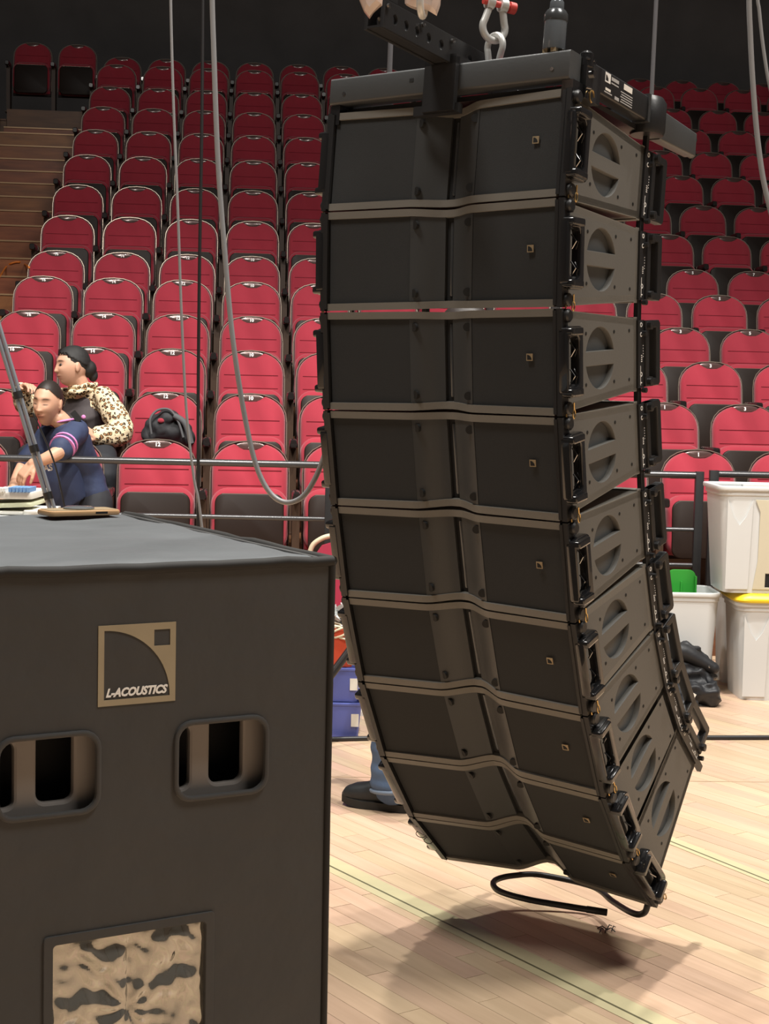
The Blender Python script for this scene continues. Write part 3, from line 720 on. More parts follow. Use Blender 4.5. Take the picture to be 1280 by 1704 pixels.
# cable tail hanging below the stack
pts = [at(1078, 1505, 3.850), at(1070, 1520, 3.869), at(1052, 1519, 3.925), at(1020, 1500, 4.092), at(985, 1475, 4.232), at(900, 1456, 4.259), at(855, 1457, 4.241), at(828, 1463, 4.204), at(821, 1472, 4.157), at(834, 1484, 4.092), at(880, 1497, 3.999), at(950, 1509, 3.962), at(1008, 1518, 3.953)]
pts = [Vector((p.x, p.y, max(p.z, .012))) for p in pts]
pts = [BOXM[8] @ Vector((.30, .10, -.13))] + pts
t = tag(MB().tube(spline(pts, 8), .0085, 10).build('cable_tail', M['cable_black'], smooth=60), 'thick black cable loop with cut end trailing below the lowest speaker', 'cable')
d = (pts[-1] - pts[-2]).normalized()
MB().tube([pts[-1] - d * .05, pts[-1] + d * .004], .0095, 12).build('cable_end', M['dark'], t)
m = MB()
tw = atz(1010, 1549); 
for (dx, dy, ex, ey) in ((-16, -2, 0, 0), (0, 0, 14, 4), (0, 0, 8, -6), (8, 2, 14, -4), (-6, -1, -12, 5), (0, 0, -3, 6)):
    a, b = atz(1010 + dx, 1549 + dy), atz(1010 + ex, 1549 + ey); m.tube([a + Vector((0, 0, .003)), (a + b) / 2 + Vector((0, 0, .012)), b + Vector((0, 0, .004))], .0016, 5)
tag(m.build('cable_tie_scrap', M['cable_black']), 'tangle of snipped black cable ties on the floor below the cable loop', 'cable tie')
# loose lanyard loops on the far edge of the stack
m = MB(); e = BOXM[8] @ Vector((-.36, .02, .05))
c1 = at(701, 1387, e.y); c2 = at(713, 1398, e.y)
for c, r in ((c1, .014), (c2, .012)): m.tube([c + Vector((r * math.cos(q), .004 * math.sin(2 * q), r * .8 * math.sin(q))) for q in [2 * math.pi * k / 14 for k in range(14)]], .0012, 5, closed=True)
o = m.build('lanyard', M['cable_black']); o.parent = None
tag(o, 'thin wire lanyard loops at the lower edge of the speaker stack', 'lanyard')
# ------------------------------------------------------------------ covered subwoofer
SA = atz(547, 925, 1.2); SA.z = 0
SYAW = R(29.8); SXv = Vector((math.cos(SYAW), math.sin(SYAW), 0)); SYv = Vector((-math.sin(SYAW), math.cos(SYAW), 0))
SUB = frame(SA, SXv, SYv)
def onfront(x, y):
    d = ray(x, y); e = Vector((0, 0, EYE)); t = (SA - e).dot(SYv) / d.dot(SYv); p = e + d * t; return (p - SA).dot(SXv), p.z
cxs = onfront(229, 1105)[0]; SWid = -2 * cxs; SH, SD = 1.2, .93
t = thing('subwoofer', 'tall subwoofer in a black padded cloth cover with a gold emblem', 'subwoofer', SUB)
def rect(x0, z0, x1, z1, r, n=5): return rrect(x1 - x0, z1 - z0, r, n, (x0 + x1) / 2, (z0 + z1) / 2)
hx0, hz1 = onfront(293, 1205); hx1, _ = onfront(441, 1200); _, hz0 = onfront(300, 1329)
HR = (hx0, hz0, hx1, hz1); HL = (2 * cxs - hx1, hz0, 2 * cxs - hx0, hz1)
px0, pz1 = onfront(86, 1572); px1, _ = onfront(340, 1545); pz0 = pz1 - .30
FP = lambda y: T(0, y, 0) @ UP
MB().box(-SWid + .014, -.014, .095, SD - .014, .03, SH - .014).build('cabinet', M['recess'], t, 0)
m = MB(); m.box(-SWid + .02, -.02, .02, .09, .03, hz0 - .04); m.box(-SWid + .02, -.02, .02, .09, hz1 + .04, SH - .03); m.build('cabinet_front', M['recess'], t, 0)
outer = rect(-SWid, .012, 0, SH - .004, .016)
me = holed(outer, [rect(*HR, .024), rect(*HL, .024), rect(px0, pz0, px1, pz1, .008)], .008, .002)
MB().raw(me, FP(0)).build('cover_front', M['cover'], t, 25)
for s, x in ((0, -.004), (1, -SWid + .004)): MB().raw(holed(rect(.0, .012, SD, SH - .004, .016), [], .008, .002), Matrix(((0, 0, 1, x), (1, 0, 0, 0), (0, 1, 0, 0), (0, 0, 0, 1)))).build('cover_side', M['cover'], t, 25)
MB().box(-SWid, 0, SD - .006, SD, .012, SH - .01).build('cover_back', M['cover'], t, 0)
# top of the cover, in the light-toned copy of its cloth: gently sagging grid
m = MB(); nx, ny = 26, 34; V = []; F = []
for j in range(ny + 1):
    for i in range(nx + 1):
        x = -SWid + SWid * i / nx; y = SD * j / ny
        e = min(x + SWid, -x, y, SD - y)
        z = SH - .010 * math.exp(-e / .012) + .0045 * noise.noise(Vector((x * 7, y * 7, 1.3))) + .0025 * noise.noise(Vector((x * 19, y * 15, 4)))
        V.append((x, y, z)); 
for j in range(ny):
    for i in range(nx): a = j * (nx + 1) + i; F.append((a, a + 1, a + nx + 2, a + nx + 1))
m.add(V, F); m.build('cover_top', M['cover_lit'], t, 60)
def wob(a, b, n, amp, seed):
    a, b = Vector(a), Vector(b); return [a + (b - a) * k / n + Vector((0, 0, amp * noise.noise(Vector((k * .9, seed, 0))))) for k in range(n + 1)]
m = MB(); m.tube(wob((-SWid, -.003, SH - .008), (.006, -.003, SH - .008), 16, .006, 1), .0085, 8); m.build('cover_hem', M['hem'], t, 60)
m = MB(); m.tube(wob((.006, -.003, SH - .008), (.006, SD, SH - .008), 16, .004, 3), .0085, 8); m.build('cover_hem', M['hem'], t, 60)
m = MB(); m.tube([(.003, -.002, .02), (.006, -.002, .4), (.004, -.003, .8), (.005, -.003, SH - .01)], .006, 8); m.build('cover_hem', M['hem'], t, 60)
# handle openings: inner panel with two slots and the cavity behind
for (x0, z0, x1, z1) in (HR, HL):
    wv = x1 - x0
    o1 = rect(x0 - .012, z0 + .010, x0 + wv * .20, z1 - .008, .012); o2 = rect(x0 + wv * .43, z0 + .012, x0 + wv * .80, z1 + .004, .014)
    pn = MB().raw(holed(rect(x0 - .03, z0 - .03, x1 + .012, z1 + .03, .02), [o1, o2], .016, .005), FP(.026)).build('handle_panel', M['recess'], t, 40)
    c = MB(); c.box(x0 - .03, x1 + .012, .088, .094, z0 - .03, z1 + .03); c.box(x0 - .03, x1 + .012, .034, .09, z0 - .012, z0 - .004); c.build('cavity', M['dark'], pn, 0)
    c = MB(); c.raw(holed(rect(x0 - .005, z0 - .005, x1 + .005, z1 + .005, .028), [rect(x0 + .003, z0 + .003, x1 - .003, z1 - .003, .022)], .010, .003), FP(-.004)); c.build('opening_hem', M['cover'], pn, 40)
# emblem
ex0, ez1 = onfront(162, 1041); ex1, _ = onfront(291, 1034); _, ez0 = onfront(164, 1178); es = ex1 - ex0; ez0 = ez1 - es * .99
q = .075 * es; rr_ = es * .85
arc = [(ex0 + q, ez0 + q)] + [(ex0 + q + rr_ * math.cos(R(90) * k / 20), ez0 + q + rr_ * math.sin(R(90) * k / 20)) for k in range(21)]
sq = [(ex0 + es * .715, ez1 - es * .285), (ex0 + es * .925, ez1 - es * .285), (ex0 + es * .925, ez1 - es * .085), (ex0 + es * .715, ez1 - es * .085)]
em = MB().raw(holed([(ex0, ez0), (ex1, ez0), (ex1, ez1), (ex0, ez1)], [arc, sq], .0012), FP(-.0046)).build('emblem', M['goldprint'], t, 0)
tm = textmesh('L-ACOUSTICS', .020, .0004, .0009, .32)
xs = [v.co.x for v in tm.vertices]; k = es * .80 / (max(xs) - min(xs)); mid = (max(xs) + min(xs)) / 2
MB().raw(tm, FP(-.0048) @ T(ex0 + es * .50, ez0 + es * .155, 0) @ Matrix.Diagonal((k, k * 1.12, 1, 1)) @ T(-mid, 0, 0)).build('lettering', M['white'], em, 0)
# clear pocket with a crumpled film
pk = MB().raw(holed(rect(px0 - .014, pz0 - .014, px1 + .014, pz1 + .014, .006), [rect(px0, pz0, px1, pz1, .006)], .004, .001), FP(-.0055)).build('pocket_border', M['cover'], t, 40)
m = MB(); n = 70; V = []; F = []
cxp, czp = (px0 + px1) / 2, pz1 - .115
for j in range(n + 1):
    for i in range(n + 1):
        x = px0 + (px1 - px0) * i / n; z = pz0 + (pz1 - pz0) * j / n
        dx, dz = x - cxp, z - czp; a = math.atan2(dz, dx); r = math.hypot(dx, dz)
        e = min(x - px0, px1 - x, z - pz0, pz1 - z)
        h = .004 * math.sin(a * 7 + 2 * noise.noise(Vector((x * 18, z * 18, 0)))) * min(1, r / .03) * math.exp(-r / .09) + .0090 * noise.noise(Vector((x * 16, z * 20, 5))) + .0050 * noise.noise(Vector((x * 34 + z * 20, z * 40, 2))) + .0060 * abs(noise.noise(Vector((x * 45, z * 30, 9)))) - .006 * math.exp(-abs(dx) / .006)
        V.append((x, .002 - h * min(1, e / .02 + .15), z))
for j in range(n):
    for i in range(n): a = j * (n + 1) + i; F.append((a, a + 1, a + n + 2, a + n + 1))
m.add(V, F); m.build('pocket_film', M['vinyl'], pk, 180)
m = MB()
for x in (-.06, -SWid + .06):
    for y in (.1, SD - .1): m.lathe([(0, 0), (.03, 0), (.03, .03), (0, .03)], 14, T(x, y, 0))
m.build('foot', M['dark'], t)

# phone lying on the sub
a, b = atz(59, 866, SH), atz(198, 858, SH); c3 = atz(122, 873, SH)
pc = (a + b) / 2 + Vector((-.005, .03, 0))
t = thing('phone', 'phone in a copper edged case lying on the covered subwoofer', 'phone', frame((pc.x, pc.y, SH + .004), (math.cos(R(34)), math.sin(R(34)), 0), (-math.sin(R(34)), math.cos(R(34)), 0)))
MB().raw(holed(rrect(.150, .074, .012, 5), [], .0105, .003), T(0, 0, .0055)).build('case', M['phone_case'], t, 40)
MB().raw(holed(rrect(.140, .066, .010, 5), [], .001), T(0, 0, .0112)).build('back_plate', M['gold'], t, 40)
m = MB().lathe([(.030, .0115), (.031, .014), (.026, .0165), (0, .018)], 28); m.build('grip_disc', M['phone_glass'], t, 50)
m = MB().box(.02, .045, -.0376, -.0372, .004, .008); m.build('side_button', M['dark'], t, 0)

# ------------------------------------------------------------------ barrier rails
YR = 8.15
def rail(label, x0, x1, Y, posts, mids, ztop):
    t = thing('barrier_rail', label, 'railing', T(0, Y, 0), 'barrier rails before the seats')
    MB().tube([(x0, 0, ztop), (x1, 0, ztop)], .0185, 12).build('top_rail', M['rail'], t, 60)
    for z in mids: MB().tube([(x0, 0, z), (x1, 0, z)], .0125, 10).build('middle_rail', M['rail'], t, 60)
    for x, w_ in posts: MB().raw(holed(rrect(w_, .04, .004, 2), [], ztop + .02, .001), T(x, 0, (ztop + .02) / 2)).build('post', M['black_steel'], t, 30)
    for x, w_ in posts: MB().box(x - w_ / 2 - .012, x + w_ / 2 + .012, -.10, .10, .0005, .010).build('foot_plate', M['black_steel'], t, 0)
def zr_(x, y): return at(x, y, YR).z
rail('grey and black barrier rail in front of the two people', -3.2, at(552, 800, YR).x, YR, [(-3.1, .058), (at(552, 800, YR).x, .066)], [zr_(270, 858)], zr_(270, 768))
rail('grey and black barrier rail between the speaker stack and the white bins', .4, at(1168, 800, YR).x, YR, [(.4, .04), (at(1164, 800, YR).x, .044)], [zr_(1120, 881), zr_(1120, 940)], zr_(1120, 790))
rail('grey and black barrier rail behind the white bins', at(1188, 800, YR).x, 3.9, YR, [(at(1188, 800, YR).x, .048), (3.8, .044)], [zr_(1240, 881)], zr_(1240, 790))

# ------------------------------------------------------------------ bins
def bin_body(t, w_, d, h, tap=.86, rim=True, mat_='binwhite', up=True):
    rings = []
    prof_ = [(tap, 0), (tap + .01, .03), (.975, h - .045), (1.0, h - .040), (1.0, h)]
    inner = [(.96, h), (.945, h - .04), (tap - .05, .02)]
    for s, z in prof_ + inner: rings.append([(x * s, y * s, z) for x, y in rrect(w_, d, .06, 4)])
    m = MB(); m.loft(rings, cap=True); m.build('body', M[mat_], t, 30)
    m = MB(); m.raw(holed(rrect(w_ * 1.04, d * 1.05, .06, 4), [rrect(w_ * .95, d * .95, .05, 4)], .022, .005), T(0, 0, h - .008)); m.build('rim', M[mat_], t, 40)
def corner_panels(t, w_, d, h, tap):
    # raised corner panel with a pointed V edge, as moulded on the front face
    for s in (-1, 1):
        P = [(-.055, .02), (.055, .02), (.062, h - .06), (.030, h - .10 - .045), (.0, h - .185), (-.030, h - .145), (-.062, h - .06)]
        lean = math.atan((1 - tap) * d / 2 / h)
        Mx = T(s * w_ * .33, -d / 2 * tap - .0005, 0) @ Matrix.Rotation(lean, 4, 'X') @ UP
        MB().prism(P, 0, .006, Mx).build('corner_panel', M['binwhite'], t, 30)
YB = 7.60
bl = at(1213, 1060, YB).x
t = thing('waste_bin', 'white plastic bin with a yellow lid standing on the floor under another bin', 'bin', T(bl + .27, YB, 0), 'white plastic bins')
bin_body(t, .54, .38, .485, .88); corner_panels(t, .54, .38, .485, .88)
MB().loft([[(x * s, y * s, z) for x, y in rrect(.57, .42, .07, 4)] for s, z in ((1.0, .487), (1.02, .496), (1.01, .506), (.93, .526), (.88, .531))]).build('lid', M['yellow'], t, 40)
bl2 = at(1188, 820, YB).x
t = thing('waste_bin', 'white plastic bin stacked upright on the yellow lid, with a pedal notch', 'bin', T(bl2 + .275, YB, .532), 'white plastic bins')
bin_body(t, .57, .42, .52, .86); corner_panels(t, .57, .42, .52, .86)
lean = math.atan(.14 * .21 / .52)
m = MB(); m.raw(holed([(-.11, .02), (.11, .02), (.09, .16), (.09, .40), (.115, .46), (-.115, .46), (-.09, .40), (-.09, .16)], [[(-.05, .03), (.05, .03), (.05, .10), (-.05, .10)]], .004, .001), T(0, -.184, 0) @ Matrix.Rotation(lean, 4, 'X') @ UP)
m.build('front_panel', M['binbeige'], t, 30)
MB().box(-.052, .052, -.186, -.1835, .028, .104).build('pedal_notch', M['dark'], t, 0)
MB().box(-.03, .03, -.212, -.209, .462, .469).build('logo_slot', M['dark'], t, 0)
MB().loft([[(x * s, y * s, z) for x, y in rrect(.16, .05, .015, 3, -.10, -.19)] for s, z in ((1, .515), (1, .532), (.97, .535))]).build('latch', M['binwhite'], t, 40)
YO = 7.66; br = at(1201, 990, YO - .15).x
t = thing('waste_bin', 'open white plastic bin holding a green scoop, beside the stacked bins', 'bin', T(br - .20, YO, 0), 'white plastic bins')
bin_body(t, .40, .32, .515, .82)
g = thing('scoop', 'bright green plastic scoop standing in the open white bin', 'scoop', T(at(1134, 975, YO + .03).x, YO + .04, .05))
P = rrect(.145, .56, .035, 5, 0, .28)
m = MB(); m.raw(holed(P, [], .006, .002), UP); m.build('blade', M['green'], g, 40)
m = MB()
for x in (-.069, .069): m.box(x - .004, x + .004, -.035, .0, .25, .53)
m.box(-.004, .004, -.012, .0, .1, .5); m.box(-.07, .07, -.04, 0, .24, .25)
m.build('flange', M['green'], g, 0)
t = thing('waste_bin', 'white plastic bin half hidden behind the yellow lidded one', 'bin', T(at(1199, 1060, 7.86).x + .20, 7.98, 0), 'white plastic bins')
bin_body(t, .40, .25, .50, .88)

# jackets in a heap
def heap(name, label, cat, blobs, mat_, voxel, seed, amp=.02):
    m = MB()
    for c, r in blobs: m.sphere(c, r, 16, 10)
    me = remesh(m, voxel, 3)
    wobble(me, lambda p: amp * (noise.noise(p * 9 + Vector((seed, 0, 0))) + .6 * noise.noise(p * 22 + Vector((0, seed, 0))) - 1.1 * abs(noise.noise(Vector((p.x * 12, p.y * 12, p.z * 26)) + Vector((0, 0, seed))))))
    for v in me.vertices:
        if v.co.z < .002: v.co.z = .002
    me.materials.append(M[mat_]); o = link(name, me); return tag(o, label, cat)
j0 = at(1155, 1120, 7.25)
def jp(x, y, Y): return at(x, y, Y)
o = heap('jacket', 'black padded jacket lying in a heap on the floor against the white bins', 'jacket',
     [(jp(1150, 1150, 7.30), (.10, .10, .06)), (jp(1180, 1150, 7.28), (.06, .08, .07)), (jp(1135, 1172, 7.15), (.10, .07, .035)), (jp(1160, 1120, 7.36), (.11, .08, .06)), (jp(1125, 1120, 7.36), (.08, .08, .10)), (jp(1140, 1090, 7.42), (.09, .05, .06)), (jp(1175, 1105, 7.40), (.05, .05, .05)), (jp(1105, 1150, 7.3), (.10, .1, .07))], 'jacket', .009, 3, .024)
m = MB(); 
a = jp(1118, 1080, 7.36); b = jp(1160, 1096, 7.34); c = jp(1188, 1112, 7.32)
m.tube([a, (a + b) / 2 + Vector((0, -.02, .01)), b, c], [.045, .042, .035, .028], 12, round_end=True); m.build('sleeve', M['jacket'], o, 60)
MB().sphere(jp(1180, 1110, 7.28), .006, 8, 6).build('snap_button', M['chrome'], o)
m = MB(); a = jp(1152, 1160, 7.06); m.box(-.012, .012, -.001, .001, -.02, .02, T(*a) @ Matrix.Rotation(.5, 4, 'Y')); m.build('care_tag', M['paper'], o, 0)

# ------------------------------------------------------------------ crates beside the subwoofer
def crate(label, x1, zb, w_, d, h, Y, mat_, grp=None):
    t = thing('storage_crate', label, 'crate', T(x1 - w_ / 2, Y + d / 2, zb), grp)
    rings = []
    for s, z in ((.94, 0), (.985, h - .02), (.955, h - .02 + .001), (.93, .008)): pass
    for s, z in ((.93, 0), (.985, h - .012), (.985, h), (.955, h), (.90, .01)): rings.append([(x * s, y * s, z) for x, y in rrect(w_, d, .02, 3)])
    MB().loft(rings).build('body', M[mat_], t, 30)
    MB().raw(holed(rrect(w_, d, .02, 3), [rrect(w_ * .955, d * .94, .015, 3)], .014, .003), T(0, 0, h - .006)).build('rim', M[mat_], t, 40)
    MB().box(w_ * .40, w_ * .47, -d * .485 - .001, -d * .48, h * .35, h * .7, ).build('label', M['paper'], t, 0) if mat_ == 'blue' else None
    MB().box(w_ / 2 * .975, w_ / 2 * .983, -.06, .06, h * .35, h * .62).build('label', M['paper'], t, 0) if mat_ == 'blue' else None
    return t
cx1 = atz(597, 1231).x; cy = atz(597, 1231).y
crate('blue plastic crate on the floor, lowest of the stack beside the subwoofer', cx1 + .012, 0, .46, .34, .155, cy, 'blue', 'blue storage crates')
crate('blue plastic crate stacked on the other one, under the red crate', cx1 + .004, .158, .46, .34, .145, cy + .005, 'blue', 'blue storage crates')
crate('red plastic crate on top of the blue ones, heaped with white bags', cx1 - .02, .306, .46, .34, .165, cy + .01, 'redbox')
crate('small white plastic crate on the floor behind the blue ones', at(624, 1205, 6.9).x, 0, .22, .22, .15, 6.85, 'binwhite')
m = MB()
base = Vector((cx1 - .06, cy + .12, .45))
V = []; F = []
def film(c, w_, h, seed, ang):
    m = MB(); V = []; F = []; n = 12
    for j in range(n + 1):
        for i in range(n + 1):
            u, v = i / n - .5, j / n
            p = Vector((u * w_ * (1 - .5 * v), .05 * noise.noise(Vector((u * 4, v * 4, seed))), v * h)) + .03 * Vector((noise.noise(Vector((u * 6, v * 5, seed + 7))), noise.noise(Vector((u * 6, v * 5, seed + 3))), noise.noise(Vector((u * 5, v * 6, seed + 11)))))
            V.append(p)
    for j in range(n):
        for i in range(n): a = j * (n + 1) + i; F.append((a, a + 1, a + n + 2, a + n + 1))
    m.add(V, F, T(*c) @ Matrix.Rotation(ang, 4, 'Y')); return m
m = film(base, .16, .11, 2, -.5); m2 = film(base + Vector((.03, -.04, 0)), .12, .09, 8, .2); m.add(m2.v, m2.f)
o = tag(m.build('plastic_bag', M['binwhite'], smooth=50), 'crumpled white plastic bag sticking out of the red crate', 'plastic bag')
m = MB()
for q in range(4):
    c = base + Vector((-.02 * q, -.06, -.005 + .006 * q))
    m.tube([c + Vector((.07 * math.cos(a), .05 * math.sin(a), .02 * math.cos(2 * a + q))) for a in [2 * math.pi * k / 16 for k in range(16)]], .005, 6, closed=True)
tag(m.build('cable_coil', M['cream'], smooth=60), 'coil of cream cable lying on top of the red crate', 'cable')
# chair with a cream tube frame beyond the crates
YC = 7.38
t = thing('stacking_chair', 'red padded chair with a cream tube frame beyond the crates', 'chair', T(at(560, 1000, YC).x + .07, YC, 0))
def loc_(x, y, Y=YC): p = at(x, y, Y); return p - Vector((at(560, 1000, YC).x + .07, YC, 0))
pts = [loc_(512, 1060), loc_(513, 960), loc_(517, 915), loc_(532, 898), loc_(556, 891), loc_(600, 891), loc_(625, 900), loc_(640, 925), loc_(644, 960), loc_(645, 1060)]
MB().tube(spline(pts, 5), .0125, 10).build('frame', M['cream'], t, 60)
P = [loc_(519, 1045), loc_(519, 965), loc_(523, 925), loc_(536, 907), loc_(560, 900), loc_(598, 900), loc_(620, 908), loc_(634, 930), loc_(638, 965), loc_(638, 1045)]
m = MB(); m.loft([[p + Vector((0, dy, 0)) for p in P] for dy in (-.02, .02)]); m.build('backrest', M['pinkred'], t, 40)
zc = loc_(520, 1060).z
m = MB(); m.box(loc_(514, 0).x, loc_(644, 0).x, -.45, .0, zc - .04, zc + .02); m.build('seat', M['pinkred'], t, 20)
for x in (514, 644):
    xx = loc_(x, 0).x
    MB().tube([(xx, 0, zc), (xx, .05, .01)], .012, 8).build('leg', M['cream'], t); MB().tube([(xx, -.42, zc), (xx, -.45, .01)], .012, 8).build('leg', M['cream'], t)
# dark folded stand tube leaning between the crates and the stack
a, b = at(535, 1145, 6.2), at(597, 1062, 6.3)
d = (b - a).normalized()
t = tag(MB().tube([a - d * .33, a, b, b + d * .12], .017, 12).build('stand_tube', M['black_steel']), 'dark scuffed metal tube leaning across the red crate', 'tube')
MB().tube([a + d * .02 + Vector((0, -.012, .012)), b + Vector((0, -.012, .012))], .006, 8).build('brace', M['rail'], t)

# ------------------------------------------------------------------ desk with binders and a grey stand
YD = 5.6
tp = at(40, 850, YD)
t = thing('work_table', 'table under the binders, mostly hidden by the covered subwoofer', 'table', T(tp.x - .35, YD, 0))
zt_ = tp.z - .01
MB().box(-.65, .40, -.15, .40, zt_ - .03, zt_).build('tabletop', M['binwhite'], t, 0)
for x in (-.6, .35):
    for y in (-.1, .35): MB().tube([(x, y, 0), (x, y, zt_ - .03)], .015, 8).build('leg', M['black_steel'], t)
def slabthing(name, label, cat, mats, x0, x1, zb, h, Y, dep, ang=0.):
    t = thing(name, label, cat, T(x1 - (x1 - x0) / 2, Y, zb) @ Matrix.Rotation(R(ang), 4, 'Y'), None)
    w_ = x1 - x0
    MB().raw(holed(rrect(w_, dep, .02, 4), [], h * .8, .004), T(0, dep / 2, h / 2)).build('body', M[mats], t, 40); return t
e0, e1 = at(-80, 840, YD).x, at(72, 840, YD).x
z1 = at(60, 826, YD).z; z2 = at(60, 806, YD).z
b1 = slabthing('paper_stack', 'stack of white papers at the bottom of the pile on the table', 'paper', 'paper', e0, at(58, 840, YD).x, zt_ + .001, .016, YD - .10, .25)
slabthing('paper_stack', 'loose white paper pad beside the grey stand leg', 'paper', 'paper', at(48, 840, YD).x + .004, at(92, 840, YD).x, zt_ + .001, .022, YD - .12, .2)
b2 = slabthing('folder', 'pale green folder lying between the papers and the white binder', 'folder', 'pale_green', e0, at(64, 840, YD).x, zt_ + .022, .020, YD - .10, .27, -3)
b3 = slabthing('binder', 'white binder with blue index tabs on top of the pile', 'binder', 'paper', e0, at(64, 820, YD).x, zt_ + .056, .032, YD - .10, .27)
m = MB(); xr = (at(64, 820, YD).x - e0) / 2
for k in range(6): m.box(xr - .018 - k * .013, xr - .008 - k * .013, -.012, .10, .030, .046)
m.build('index_tabs', M['tab_blue'], b3, 0); 
m = MB()
for k in range(3): m.box(xr - .102 - k * .010, xr - .096 - k * .010, -.012, .10, .030, .042)
m.build('white_tabs', M['white'], b3, 0)
m = MB(); m.tube([(xr - .15 + .02 * math.cos(q), .02, .045 + .014 * math.sin(q)) for q in [math.pi * k / 8 for k in range(9)]], .004, 6); m.build('ring', M['white'], b3)

YS = 5.0
A0, A1 = at(-21, 500, YS), at(84, 850, YS)
dd = (A1 - A0).normalized(); foot = A1 + dd * ((A1.z - .01) / -dd.z); topp = A0 - dd * .9
t = thing('folding_stand', 'grey aluminium folding stand, its double tube leg slanting down behind the subwoofer', 'stand', T(foot.x, foot.y, 0))
off = Vector((.0135, 0, .004)); o_ = Vector((foot.x, foot.y, 0))
MB().tube([topp - o_, foot - o_], .0075, 10).build('leg_tube', M['grey_alu'], t, 60); MB().tube([topp + off - o_, foot + off - o_ + Vector((0, 0, .004))], .0065, 10).build('leg_tube', M['grey_alu'], t, 60)
for f_ in (.30, .47, .62):
    c = A0 + (A1 - A0) * f_ * 1.5 - o_ + off / 2
    MB().tube([c - dd * .012, c + dd * .012], .0155, 10).build('clip', M['black_steel'], t, 60)
tp2 = topp - o_; f2 = Vector((tp2.x - (0 - tp2.x) * 1.0, 0, .01))
MB().tube([tp2, f2], .0075, 10).build('leg_tube', M['grey_alu'], t, 60)
MB().sphere(tp2, .03, 12, 8).build('hinge', M['black_steel'], t)
c = at(72, 775, YS) - o_; MB().tube(spline([c - dd * .18 + Vector((.02, -.01, 0)), c + Vector((.042, -.01, 0)), c + dd * .25 + Vector((.02, -.01, 0))], 6), .003, 6).build('lanyard', M['cable_black'], t)

# ------------------------------------------------------------------ hanging cables and poles
def cable(label, pts, r, m_='cable_grey', name='hanging_cable', k=8):
    if name == 'hanging_cable':                  # carry on up to the grid over the stage
        a, b = pts[0], pts[1]; d = (a - b).normalized(); pts = [Vector((a.x + d.x * 1.2, a.y + .05, 8.8)), a + d * .5 + Vector((0, 0, .2))] + pts
    return tag(MB().tube(spline(pts, k), r, 10).build(name, M[m_], smooth=60), label, 'cable')
cable('thin grey cable hanging straight down, nearest the seated people', [at(283, -60, 4.6), at(288, 150, 4.6), at(296, 350, 4.6), at(302, 520, 4.6), at(310, 680, 4.6), at(322, 790, 4.6), at(330, 830, 4.6), at(337, 885, 4.6)], .0042)
cable('black cable hanging down behind the rail, between the two grey cables', [at(338, -60, 5.0), at(336, 200, 5.0), at(332, 450, 5.0), at(330, 650, 5.0), at(330, 800, 5.0), at(330, 905, 5.0)], .0055, 'cable_black')
cable('thick grey cable hanging down and looping up to the speaker stack', [at(352, -60, 4.185), at(356, 90, 4.185), at(363, 270, 4.185), at(375, 430, 4.185), at(387, 560, 4.185), at(405, 680, 4.185), at(425, 770, 4.166), at(448, 818, 4.148), at(475, 836, 4.129), at(503, 827, 4.111), at(525, 795, 4.092), at(543, 748, 4.073), at(556, 690, 4.055)], .0072)
cable('thick grey cable hanging at the edge beyond the speaker stack', [at(1246, -60, 3.6), at(1249, 60, 3.6), at(1254, 150, 3.6), at(1262, 240, 3.6), at(1275, 320, 3.6), at(1300, 400, 3.6), at(1350, 470, 3.6), at(1420, 640, 3.7), at(1440, 900, 3.9), atz(1460, 1500) + Vector((0, 0, .01))], .0062)
cable('thin grey cable crossing the top corner beyond the speaker stack', [at(1258, -60, 3.9), at(1264, 20, 3.9), at(1272, 90, 3.9), at(1285, 160, 3.9), at(1310, 230, 3.9), at(1370, 420, 3.9), at(1440, 800, 3.9), atz(1490, 1440) + Vector((0, 0, .01))], .0045)
cable('black cable lying straight across the wooden floor', [atz(470, 1233) + Vector((0, 0, .010)), atz(540, 1234) + Vector((0, 0, .010)), atz(640, 1232) + Vector((0, 0, .010)), atz(900, 1230) + Vector((0, 0, .010)), atz(1170, 1231) + Vector((0, 0, .010)), atz(1340, 1231) + Vector((0, 0, .010)), Vector((3.4, 6.7, .01)), Vector((6, 6.2, .01))], .010, 'cable_black', 'floor_cable')
dg_ = bpy.context.evaluated_depsgraph_get(); oc = []
for x, y in ((1, 462), (10, 447), (20, 440), (32, 438), (42, 442), (49, 447)):      # drape the cable over the steps
    d = ray(x, y).normalized(); hit, p, *_r = SC.ray_cast(dg_, Vector((0, 6, EYE)) * 0 + Vector((0, 0, EYE)) + d * 11, d)
    if hit: oc.append(p + Vector((0, -.012, .010)))
if len(oc) > 2: cable('orange cable trailing over the lit aisle steps', oc, .009, 'cable_orange', 'orange_cable')
def pole(label, x, yb, Y, r): 
    p = at(x, yb, Y); tag(MB().tube([(p.x, p.y, p.z), (p.x + .03, p.y, p.z + 2), (p.x + .06, p.y, 9)], r, 10).build('hanging_pole', M['pole'], smooth=60), label, 'pole')
pole('thin dark grey pole rising behind the far end of the frame', 1083, 190, 4.75, .0065)
pole('thin dark grey pole rising behind the frame spine', 645, 215, 4.6, .0075)

